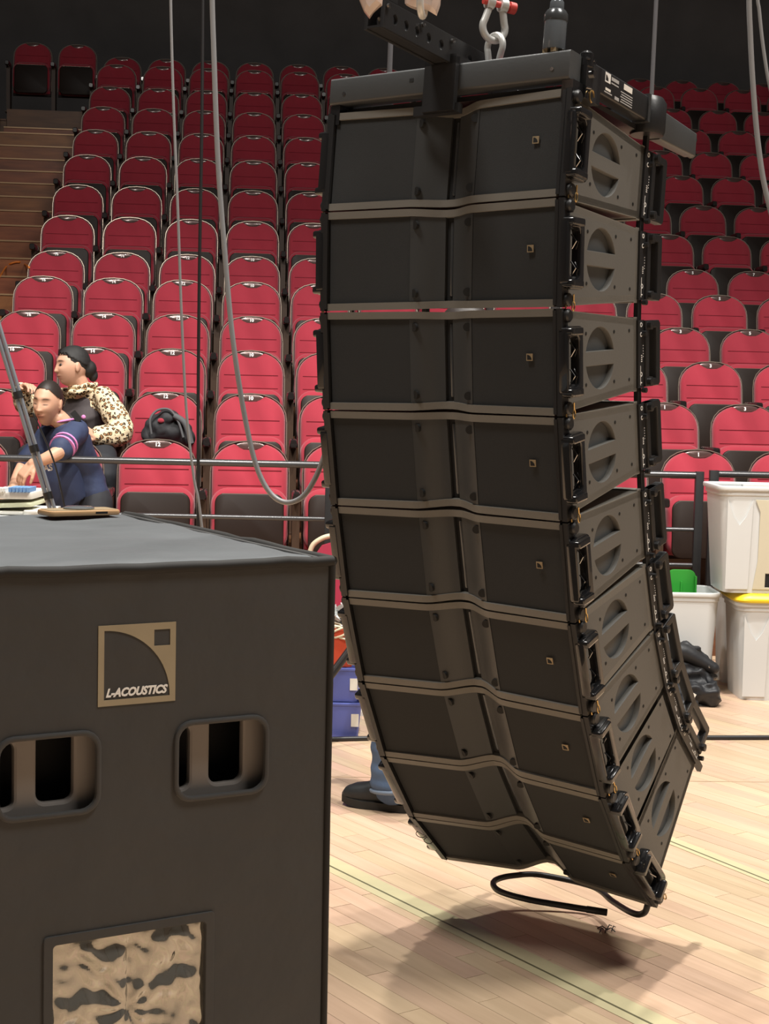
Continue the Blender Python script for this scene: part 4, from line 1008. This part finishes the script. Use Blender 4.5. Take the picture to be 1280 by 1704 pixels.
# rucksack on a seat in the second row
P = seat_at[(1, -1)].matrix_world if False else frame((*grid(1, -1).xy, ZT[1]), EX, NY)
Yb = grid(1, -1).y - .14
m = MB()
def bp(x, y, Y=Yb): return at(x, y, Y)
for (x, y, rx, rz) in ((268, 712, .10, .09), (295, 718, .10, .08), (280, 695, .07, .05), (312, 728, .05, .06), (250, 725, .05, .06)): m.sphere(bp(x, y), (rx, .09, rz), 14, 10)
me = remesh(m, .010, 3)
wobble(me, lambda c: .012 * (noise.noise(c * 13) + .6 * noise.noise(c * 27)))
me.materials.append(M['rucksack']); rk = tag(link('rucksack', me), 'dark grey rucksack slumped on a second row seat', 'rucksack')
m = MB(); m.tube(spline([bp(252, 722, Yb - .10), bp(250, 698, Yb - .1), bp(262, 683, Yb - .08), bp(282, 682, Yb - .08), bp(296, 700, Yb - .10), bp(305, 728, Yb - .11)], 6), .008, 8); m.build('shoulder_strap', M['rucksack_grey'], rk, 60)
m = MB(); m.tube(spline([bp(290, 692, Yb - .09), bp(308, 705, Yb - .1), bp(318, 738, Yb - .10)], 6), [.02] * 13, 8); m.build('flap', M['rucksack_grey'], rk, 60)
MB().sphere(bp(268, 700, Yb - .085), (.022, .012, .016), 10, 8).build('lining', M['velvet'], rk)
# ------------------------------------------------------------------ people
SKIN1 = (.50, .27, .175); SKIN2 = (.60, .34, .235)
def head_mesh(mb, Mh, s=1.0, nx=64, nz=56):
    """head in local axes: +x face, +y its left, z up, centre at the middle of the head; height .23"""
    rings = []
    for k in range(nz + 1):
        ph = math.pi * (k + .05) / (nz + .1) - math.pi / 2
        ring = []
        for i in range(nx):
            th = 2 * math.pi * i / nx
            d = Vector((math.cos(ph) * math.cos(th), math.cos(ph) * math.sin(th), math.sin(ph)))
            x, y, z = d.x * .096, d.y * .076, d.z * .116
            if z < .01:                                     # jaw narrows, back of skull tucks to the neck
                q = min(1, (.01 - z) / .115)
                y *= 1 - .30 * q ** 1.4
                if x < 0: x *= 1 - .38 * q
                else: x *= 1 + .02 * q
            if z > .03 and x < 0: x *= 1.06
            if d.x > 0.05:                                   # face relief, pushed along +x
                f = min(1, (d.x - .05) / .3)
                g = lambda yy, zz, sy, sz: math.exp(-((y - yy) / sy) ** 2 - ((z - zz) / sz) ** 2)
                e = 0
                e -= .006 * (1 if x > .09 else 0) * 0
                e += .004 * g(0, .036, .045, .012)                                   # brow
                e -= .011 * (g(.031, .010, .016, .013) + g(-.031, .010, .016, .013))  # sockets
                e += .006 * (g(.031, .008, .011, .007) + g(-.031, .008, .011, .007))  # lids
                nb = max(0, min(1, (.022 - z) / .052)) if z > -.034 else 0
                e += .0175 * nb ** 1.2 * math.exp(-(y / (.0085 + .005 * nb)) ** 2)       # nose ridge
                e += .008 * (g(.012, -.028, .007, .007) + g(-.012, -.028, .007, .007))  # nostrils
                e += .006 * (g(.040, -.020, .02, .022) + g(-.040, -.020, .02, .022))    # cheeks
                e += .009 * g(0, -.055, .022, .0065) + .009 * g(0, -.068, .018, .0065)  # lips
                e -= .005 * g(0, -.0615, .022, .0028)
                e += .010 * g(0, -.096, .022, .016)                                     # chin
                x += e * f
            ring.append(Vector((x, y, z)) * s)
        rings.append(ring)
    mb.loft(rings, M=Mh)
    for sgn in (-1, 1):                                      # ears
        mb.sphere((0, 0, 0), (.017 * s, .008 * s, .032 * s), 12, 10, Mh @ T(-.008 * s, sgn * .076 * s, -.002 * s) @ Matrix.Rotation(sgn * R(22), 4, 'Z') @ Matrix.Rotation(R(-8), 4, 'Y'))
def hand(mb, wrist, direc, palm_n, s=1.0, curl=.5, thumb=1):
    """palm and five tapered fingers rooted in it; direc along the fingers, palm_n out of the palm"""
    d = Vector(direc).normalized(); n = Vector(palm_n); n = (n - d * n.dot(d)).normalized(); a = d.cross(n)
    W = Vector(wrist)
    def P(u, v, w_): return W + (a * u + d * v + n * w_) * s
    for u in (-.026, -.009, .009, .026): mb.tube([P(u * .7, -.01, 0), P(u * .85, .04, 0), P(u, .082, 0)], [.017 * s, .016 * s, .0125 * s], 10, round_end=True)
    for k, (u, L) in enumerate(((-.030, .062), (-.0105, .078), (.0105, .084), (.031, .074))):
        p = P(u * thumb, .080, 0); ang = curl * .5; pts = [P(u * thumb * .95, .06, 0), p]; cur = p
        for q, f in enumerate((.45, .32, .25)):
            ang += curl * (.35 + .25 * q); cur = cur + (d * math.cos(ang) + n * math.sin(ang) + a * (u * thumb * 1.5)) * L * f * s; pts.append(cur)
        mb.tube(pts, [.0098 * s, .0096 * s, .0088 * s, .0082 * s, .0072 * s], 10, round_end=True)
    th = [P(.022 * thumb, .012, .004), P(.043 * thumb, .035, .012), P(.054 * thumb, .062, .022), P(.054 * thumb, .085, .034)]
    mb.tube(th, [.015 * s, .0125 * s, .0105 * s, .0085 * s], 10, round_end=True)
def limb(mb, pts, rs, n=16): mb.tube(spline(pts, 4), [r for k in range(len(rs) - 1) for r in [rs[k] + (rs[k + 1] - rs[k]) * j / 4 for j in range(4)]] + [rs[-1]], n, round_end=True)
def torso(mb, secs, n=24):
    """secs: (centre, right vector, half width, half depth, up)"""
    rings = []
    for c, rt, hw, hd, up in secs:
        rt = Vector(rt).normalized(); fw = Vector(up).cross(rt).normalized()
        rings.append([Vector(c) + rt * hw * math.copysign(abs(math.cos(2 * math.pi * i / n)) ** .8, math.cos(2 * math.pi * i / n)) + fw * hd * math.sin(2 * math.pi * i / n) for i in range(n)])
    mb.loft(rings)
def skinobj(mb, t, base, Mh, s, voxel=.0045, lid=.0065, name='body'):
    me = remesh(mb, voxel, 2, .5)
    ca = me.color_attributes.new('Col', 'FLOAT_COLOR', 'POINT'); Mi = np.array(Mh.inverted())
    n = len(me.vertices); co = np.empty(n * 3); me.vertices.foreach_get('co', co); co = co.reshape(-1, 3)
    p = (co @ Mi[:3, :3].T + Mi[:3, 3]) / s; px_, py, pz = p.T; y = np.abs(py)
    on = (px_ > .03) & (np.abs(pz) < .13) & (np.linalg.norm(p, axis=1) < .2)
    c = np.tile(np.array(base, float), (n, 1)); b0 = c.copy()
    def mixin(col, f): 
        f = np.where(on, f, 0)[:, None]; c[:] = c * (1 - f) + col * f
    mixin(b0 * (.72, .48, .50), .85 * np.exp(-(py / .023) ** 4 - ((pz + .0615) / .0135) ** 4))
    mixin(c * .35, .9 * np.exp(-(py / .021) ** 4 - ((pz + .0615) / .003) ** 2))
    mixin(np.array((.035, .02, .014)), .85 * np.exp(-((y - .032) / .019) ** 4 - ((pz - .031 + (y - .03) ** 2 * 8) / .0058) ** 4))
    mixin(c * .6, .55 * np.exp(-((y - .031) / .017) ** 2 - ((pz - .014) / .007) ** 2))
    mixin(np.array((.03, .02, .015)), .9 * np.exp(-((y - .031) / .0135) ** 4 - ((pz - lid) / .0038) ** 4))
    ca.data.foreach_set('color', np.hstack([c, np.ones((n, 1))]).astype(np.float32).ravel())
    me.materials.append(M['skin']); return link(name, me, t)
def eyes(t, Mh, s):
    for sg in (-1, 1): MB().sphere((0, 0, 0), .0100 * s, 14, 10, Mh @ T(.0785 * s, sg * .031 * s, .0065 * s)).build('eye', M['eye'], t, 60)
def hmat(c, face, roll=0.):
    f = Vector(face).normalized(); up = Vector((0, 0, 1)); l = up.cross(f).normalized(); u = f.cross(l)
    return Matrix(((f.x, l.x, u.x, c[0]), (f.y, l.y, u.y, c[1]), (f.z, l.z, u.z, c[2]), (0, 0, 0, 1))) @ Matrix.Rotation(R(roll), 4, 'X')
def shell(mb, Mh, s, cond, off=.006, nx=48, nz=40, squash=1.):
    """cap over the skull where cond(p) holds"""
    V = []; idx = {}; F = []
    def pt(k, i):
        ph = math.pi * k / nz - math.pi / 2; th = 2 * math.pi * i / nx
        x, y, z = math.cos(ph) * math.cos(th) * .096, math.cos(ph) * math.sin(th) * .076, math.sin(ph) * .116
        if z < .01:
            q = min(1, (.01 - z) / .115); y *= 1 - .30 * q ** 1.4
            if x < 0: x *= 1 - .38 * q
        if z > .03 and x < 0: x *= 1.06
        p = Vector((x, y, z)); return p, p * (1 + off / max(p.length, .01))
    for k in range(nz):
        for i in range(nx):
            q = [(k, i), (k, (i + 1) % nx), (k + 1, (i + 1) % nx), (k + 1, i)]
            if all(cond(pt(*a)[0]) for a in q):
                f = []
                for a in q:
                    if a not in idx: idx[a] = len(V); V.append(pt(*a)[1] * s)
                    f.append(idx[a])
                F.append(f)
    mb.add(V, F, Mh)

# woman in the navy jersey, bent over the rail
YW = 8.42
def w1(x, y, Y=YW): return at(x, y, Y)
hc = w1(80, 671, 8.36); s1 = .234 / .23 * 1.02
Mh = hmat(hc, (-.26, -.92, -.10), -5) @ Matrix.Diagonal((1, .93, 1.03, 1))
t = thing('person', 'person in navy jersey with pink sleeve stripes leaning over the rail', 'person', T(w1(140, 840, 8.55).x, 8.55, 0)); Ti = t.matrix_world.inverted() if False else T(-w1(140, 840, 8.55).x, -8.55, 0)
def L(p): return Ti @ Vector(p)
Mh = Ti @ Mh
nk0 = L(w1(104, 704, 8.40)); shL = L(w1(128, 716, 8.33)); shR = L(w1(78, 726, 8.52)); chest = L(w1(110, 738, 8.46)); waist = L(w1(134, 790, 8.55)); hip = L(w1(144, 838, 8.58))
elL = L(w1(98, 752, 8.10)); wrL = L(w1(54, 772, 8.08)); haL = L(w1(36, 792, 8.06))
elR = L(w1(40, 775, 8.45)); wrR = L(w1(22, 812, 8.20))
rt = (shL - shR).normalized()
body = MB(); head_mesh(body, Mh, s1)
limb(body, [Mh @ Vector((-.025, 0, -.06)), nk0 + Vector((-.005, 0, .01)), chest + Vector((0, 0, .05))], [.052, .050, .07])
upv = (nk0 - hip).normalized()
torso(body, [(hip, rt, .135, .10, upv), (waist, rt, .115, .085, upv), (chest, rt, .135, .095, upv), ((shL + shR) / 2, rt, .13, .06, upv)])
limb(body, [shL, elL, wrL], [.045, .040, .026]); limb(body, [shR, elR, wrR], [.045, .040, .026])
hand(body, wrL, haL - wrL, Vector((-.2, .3, -1)), .98, .55, 1); hand(body, wrR, Vector((-.3, -.8, -.5)), Vector((0, 0, -1)), .98, .5, -1)
for sg in (1, -1):
    hp = hip + rt * .075 * sg; kn = hp + Vector((.02, -.16, -.42)); 
    ft = L((hp.x - Ti.translation.x, 8.62, .07)); limb(body, [hp, kn, ft], [.085, .058, .040]); limb(body, [ft, ft + Vector((-.02, -.16, -.035))], [.04, .03])
bo = skinobj(body, t, (.56, .32, .215), Mh, s1, lid=.003)
# hair drawn back into a bun
hm = MB(); shell(hm, Mh, s1, lambda p: p.z > .070 + .35 * (p.x - .05) - .75 * max(0, abs(p.y) - .035) and p.z > -.05 + 1.3 * max(0, p.x + .03), .004, 72, 60)
hm.sphere((0, 0, 0), (.035, .04, .035), 14, 10, Mh @ T(-.118, 0, .0)); hm.sphere((0, 0, 0), (.05, .06, .05), 14, 10, Mh @ T(-.065, 0, -.02))
hm.build('hair', M['hair'], t, 60)
# jersey
jm = MB()
torso(jm, [(hip - upv * .03, rt, .165, .125, upv), (waist, rt, .14, .108, upv), (chest, rt, .160, .118, upv), ((shL + shR) / 2 + upv * .01, rt, .145, .075, upv), (nk0 - upv * .005, rt, .062, .055, upv)])
limb(jm, [shL - upv * .005, shL.lerp(elL, .45), shL.lerp(elL, .86)], [.066, .066, .064]); limb(jm, [shR, shR.lerp(elR, .5), shR.lerp(elR, .85)], [.064, .062, .062])
me = remesh(jm, .008, 3)
wobble(me, lambda c: .007 * (noise.noise(c * 11) + .7 * noise.noise(Vector((c.x * 8, c.y * 8, c.z * 22)))))
me.materials.append(M['navy']); je = link('jersey', me, t)
def band(c, ax, r0, r1, w_): 
    ax = Vector(ax).normalized(); m = MB(); m.tube([c - ax * w_ / 2, c + ax * w_ / 2], [r0, r1], 20); return m
ad = (elL - shL)
for f_ in (.66, .80): band(shL.lerp(elL, f_), ad, .0715, .0715, .012).build('sleeve_stripe', M['pink'], je, 60)
MB().tube([nk0 + Vector((.058 * math.cos(q), .050 * math.sin(q), .010 + .012 * math.cos(q))) for q in [2 * math.pi * k / 20 for k in range(20)]], .006, 6, closed=True).build('collar_trim', M['pink'], je, 60)
tx = textmesh('AS', .048, .0006, .0015); 
fpos = L(w1(80, 779, 8.17))
MB().raw(tx, T(*fpos) @ Matrix.Rotation(R(-18), 4, 'Z') @ Matrix.Rotation(R(-8), 4, 'Y') @ UP).build('lettering', M['white'], je, 0)
# chest panel under the raised arm, carrying the lettering
cp_ = MB(); torso(cp_, [(L(w1(112, 838, 8.46)), rt, .12, .11, upv), (L(w1(100, 790, 8.43)), rt, .125, .11, upv), (L(w1(92, 752, 8.43)), rt, .10, .09, upv)]); me = remesh(cp_, .010, 3); me.materials.append(M['navy']); link('jersey_front', me, je)
tr = MB()
for sg in (1, -1):
    hp = hip + rt * .075 * sg; kn = hp + Vector((.02, -.16, -.42)); ft = L((hp.x - Ti.translation.x, 8.62, .10)); limb(tr, [hp, kn, ft], [.105, .075, .060])
torso(tr, [(hip - upv * .08, rt, .15, .12, upv), (hip + upv * .02, rt, .14, .11, upv)])
me = remesh(tr, .012, 3); me.materials.append(M['navy_dark']); link('trousers', me, t)
for sg in (1, -1):
    hp = hip + rt * .075 * sg; MB().sphere(L((hp.x - Ti.translation.x - .01, 8.54, .045)), (.045, .13, .045), 14, 10).build('shoe', M['shoe'], t)
m = MB().box(-.016, .016, -.006, .006, -.032, .032, T(*L(w1(127, 693, 8.30))) @ Matrix.Rotation(R(-40), 4, 'Y')); m.build('clip_radio', M['dark'], t, 0)

# woman in a headscarf, on the second row
YV = 9.50
def w2(x, y, Y=YV): return at(x, y, Y)
t = thing('person', 'person in black headscarf, dark vest and leopard print blouse seated in second row', 'person', T(w2(140, 745, 9.6).x, 9.6, ZF[1]))
Ti = T(*-Vector((w2(140, 745, 9.6).x, 9.6, ZF[1])))
hc2 = w2(121, 611, 9.42); s2 = 1.05
Mh = Ti @ hmat(hc2, (-.86, -.47, .02), 3)
nk = L(w2(138, 645, 9.46)); shL = L(w2(172, 660, 9.44)); shR = L(w2(108, 662, 9.60)); chest = L(w2(138, 690, 9.52)); waist = L(w2(142, 728, 9.58)); hip = L(w2(146, 752, 9.62))
elL = L(w2(198, 716, 9.34)); wrL = L(w2(160, 728, 9.20)); haL = L(w2(138, 712, 9.14))
elR = L(w2(48, 676, 9.40)); wrR = L(w2(34, 648, 9.30)); haR = L(w2(58, 636, 9.22))
rt = (shL - shR).normalized(); upv = (nk - hip).normalized()
body = MB(); head_mesh(body, Mh, s2)
limb(body, [Mh @ Vector((-.025, 0, -.06)), nk + Vector((-.01, 0, 0)), chest + Vector((0, 0, .05))], [.054, .054, .07])
torso(body, [(hip, rt, .15, .11, upv), (waist, rt, .125, .095, upv), (chest, rt, .14, .10, upv), ((shL + shR) / 2, rt, .13, .06, upv)])
limb(body, [shL, elL, wrL], [.045, .040, .028]); limb(body, [shR, elR, wrR], [.045, .040, .028])
hand(body, wrL, haL - wrL, Vector((0, .6, -.8)), 1.0, .55, 1); hand(body, wrR, haR - wrR, Vector((.1, -.3, -1)), 1.0, .75, -1)
kneeL = L(w2(172, 772, 9.14)); kneeR = L(w2(50, 762, 9.20))
legs = [(hip + rt * .08, kneeL), (hip - rt * .08, kneeR)]
for hp, kn in legs:
    ft = Vector((kn.x, kn.y + .04, .10)); limb(body, [hp, kn, ft], [.085, .058, .040]); limb(body, [ft, ft + Vector((-.03, -.15, -.06))], [.04, .028])
skinobj(body, t, SKIN2, Mh, s2); eyes(t, Mh, s2)
sc = MB(); shell(sc, Mh, s2, lambda p: p.z > .048 + (.02 if p.x > .05 else 0) - .45 * max(0, .05 - p.x) and p.z > -.06, .011)
sc.sphere((0, 0, 0), (.055, .06, .055), 16, 12, Mh @ T(-.095, 0, -.005)); sc.sphere((0, 0, 0), (.03, .035, .04), 12, 10, Mh @ T(-.13, 0, -.045))
sc.sphere((0, 0, 0), (.098, .082, .10), 24, 16, Mh @ T(-.012, 0, .035))
me = remesh(sc, .005, 3)
# keep the scarf off the face
bmv = [v for v in me.vertices]
Mi = Mh.inverted()
for v in bmv:
    p = Mi @ v.co
    lim = .052 + .02 * (p.x > .05)
    if p.x > .035 and p.z < lim: p.z = lim + (p.z - lim) * .02; p.x = min(p.x, .092); v.co = Mh @ p
me.materials.append(M['scarf']); link('headscarf', me, t)
bl = MB()
torso(bl, [(waist, rt, .125, .085, upv), (chest, rt, .140, .085, upv), ((shL + shR) / 2 + upv * .012, rt, .15, .075, upv), (nk, rt, .075, .066, upv)])
limb(bl, [shL, shL.lerp(elL, .5) + Vector((.015, 0, 0)), elL + Vector((.012, 0, -.008)), elL.lerp(wrL, .85)], [.068, .078, .082, .062]); limb(bl, [shR, elR, elR.lerp(wrR, .9)], [.066, .068, .052])
me = remesh(bl, .008, 3)
wobble(me, lambda c: .008 * (noise.noise(c * 12) + .6 * noise.noise(c * 25)))
me.materials.append(M['leopard']); b_ = link('blouse', me, t)
m = MB()
for q in range(2): m.tube([nk + Vector((.078 * math.cos(a) - .012 * q, .066 * math.sin(a) - .01 * q, .006 - .030 * q + .012 * math.cos(a) + .006 * math.sin(5 * a))) for a in [2 * math.pi * k / 26 for k in range(26)]], .016, 8, closed=True)
m.build('ruffle_collar', M['leopard'], b_, 60)
ve = MB(); off = upv.cross(rt).normalized() * .0
torso(ve, [(hip, rt, .155, .125, upv), (waist, rt, .150, .128, upv), (chest, rt, .150, .138, upv), ((shL + shR) / 2 - upv * .030, rt, .130, .115, upv), ((shL + shR) / 2 + upv * .010, rt, .118, .095, upv), ((shL + shR) / 2 + upv * .03, rt, .09, .07, upv)])
me = remesh(ve, .008, 3)
wobble(me, lambda c: .005 * noise.noise(c * 14))
me.materials.append(M['vest']); vo = link('vest', me, t)
MB().sphere(L(w2(139, 694, 9.36)), (.014, .008, .014), 12, 8).build('vest_badge', M['pink'], vo)
tr = MB()
for hp, kn in legs: limb(tr, [hp, kn, Vector((kn.x, kn.y + .04, .14))], [.115, .085, .075])
torso(tr, [(hip - upv * .10, rt, .17, .13, upv), (hip + upv * .03, rt, .15, .12, upv)])
me = remesh(tr, .012, 3)
wobble(me, lambda c: .006 * noise.noise(c * 12))
me.materials.append(M['navy_dark']); link('trousers', me, t)
for hp, kn in legs: MB().sphere((kn.x - .02, kn.y - .04, .045), (.045, .12, .045), 14, 10).build('shoe', M['shoe'], t)

# person standing behind the speaker stack: jeans and black trainers show below it
fx = atz(560, 1335); hx = atz(680, 1350); fdir = Vector((fx.x - hx.x, fx.y - hx.y, 0)).normalized()
t = thing('person', 'person in blue jeans and black trainers standing behind the speaker stack', 'person', T(hx.x, hx.y, 0)); Ti = T(-hx.x, -hx.y, 0)
fd = fdir; sd = Vector((-fd.y, fd.x, 0))         # sd: sideways
an = Vector((0, 0, .10)) + fd * .065; an2 = an - sd * .24 + fd * -.20
hipc = Vector((.16, .06, .92)); rt = -sd
k1 = Vector((.02, 0, .50)) + fd * .06; k2 = an2 + Vector((.06, 0, .42)) + fd * .05
body = MB(); hd = hipc + Vector((.0, 0, .74)); Mh = hmat(hd, fd + Vector((0, 0, -.1)))
head_mesh(body, Mh, 1.0)
limb(body, [hd + Vector((0, 0, -.06)), hipc + Vector((0, 0, .52))], [.055, .06])
torso(body, [(hipc, rt, .15, .10, (0, 0, 1)), (hipc + Vector((0, 0, .2)), rt, .14, .095, (0, 0, 1)), (hipc + Vector((0, 0, .42)), rt, .17, .11, (0, 0, 1)), (hipc + Vector((0, 0, .54)), rt, .15, .06, (0, 0, 1))])
for sg in (1, -1):
    sh = hipc + rt * .19 * sg + Vector((0, 0, .50)); el = sh + Vector((0, 0, -.29)) + fd * .03 + rt * .02 * sg; wr = el + fd * .20 + Vector((0, 0, .06)) - rt * .08 * sg
    limb(body, [sh, el, wr], [.055, .046, .030]); hand(body, wr, fd, Vector((0, 0, -1)), 1., .5, sg)
for a_, k_, sg in ((an, k1, 1), (an2, k2, -1)): limb(body, [hipc + rt * .09 * sg * -1, k_, a_], [.09, .06, .040]); limb(body, [a_, a_ + fd * .09 - Vector((0, 0, .045))], [.036, .025])
skinobj(body, t, SKIN1, Mh, 1., .009); eyes(t, Mh, 1.)
hm = MB(); shell(hm, Mh, 1., lambda p: p.z > .06 or (p.x < .02 and p.z > -.03), .008); hm.build('hair', M['hair'], t, 60)
sh_ = MB(); torso(sh_, [(hipc - Vector((0, 0, .06)), rt, .18, .125, (0, 0, 1)), (hipc + Vector((0, 0, .2)), rt, .165, .115, (0, 0, 1)), (hipc + Vector((0, 0, .42)), rt, .195, .128, (0, 0, 1)), (hipc + Vector((0, 0, .555)), rt, .14, .075, (0, 0, 1))])
for sg in (1, -1):
    sh = hipc + rt * .19 * sg + Vector((0, 0, .50)); limb(sh_, [sh, sh + Vector((0, 0, -.24)) + fd * .02], [.072, .066])
me = remesh(sh_, .010, 3); me.materials.append(M['navy_dark']); link('shirt', me, t)
jn = MB()
for a_, k_, sg in ((an, k1, 1), (an2, k2, -1)): limb(jn, [hipc - rt * .09 * sg, k_, a_ + Vector((0, 0, .09)), a_ + Vector((0, 0, .0)) - fd * .01], [.115, .085, .076, .086])
torso(jn, [(hipc - Vector((0, 0, .08)), rt, .17, .12, (0, 0, 1)), (hipc + Vector((0, 0, .06)), rt, .16, .115, (0, 0, 1))])
me = remesh(jn, .009, 2)
wobble(me, lambda c: .009 * (noise.noise(Vector((c.x * 9, c.y * 9, c.z * 26)))))
me.materials.append(M['denim']); jo = link('jeans', me, t)
def trainer(a_):
    g = MB(); F2 = frame((a_.x, a_.y, 0), fd, Vector((-fd.y, fd.x, 0)))
    rings = []
    for x, hw, zt, zb in ((-.085, .020, .065, .03), (-.08, .033, .105, .022), (-.05, .039, .118, .020), (0, .040, .122, .020), (.05, .043, .105, .020), (.10, .049, .086, .020), (.14, .047, .078, .022), (.168, .036, .066, .026), (.183, .016, .045, .030)):
        rings.append([(x, hw * math.copysign(abs(math.cos(q)) ** .7, math.cos(q)), (zt + zb) / 2 + (zt - zb) / 2 * math.copysign(abs(math.sin(q)) ** .7, math.sin(q))) for q in [2 * math.pi * k / 16 for k in range(16)]])
    g.loft(rings, M=F2); so = g.build('shoe', M['shoe'], t, 60)
    P = [(-.092, 0)] + [(x, -w_) for x, w_ in ((-.085, .025), (-.05, .041), (.03, .042), (.10, .049), (.15, .044), (.18, .024))] + [(.187, 0)] + [(x, w_) for x, w_ in ((.18, .024), (.15, .044), (.10, .049), (.03, .042), (-.05, .041), (-.085, .025))]
    m = MB(); m.loft([[(x, y, z + max(0, x - .11) * zk) for x, y in P] for z, zk in ((.001, .18), (.024, .14), (.028, .14))], M=F2)
    for k in range(9): m.box(-.08 + k * .028, -.066 + k * .028, -.045, -.040, .0, .012, F2)
    m.build('sole', M['sole'], so, 40)
    m = MB()
    for k in range(4): m.tube([F2 @ Vector((.03 + k * .018, y, (.113 - k * .008) - abs(y) * .35)) for y in (-.022, -.01, 0, .01, .022)], .0035, 6)
    m.build('laces', M['cable_black'], so, 60)
trainer(an); trainer(an2)
m = MB().tube([an + fd * -.012 + Vector((.084 * math.cos(q), .084 * math.sin(q), -.026 + .008 * math.cos(q + 1))) for q in [2 * math.pi * k / 22 for k in range(22)]], .008, 8, closed=True); m.build('turned_hem', M['denim_hem'], jo, 60)
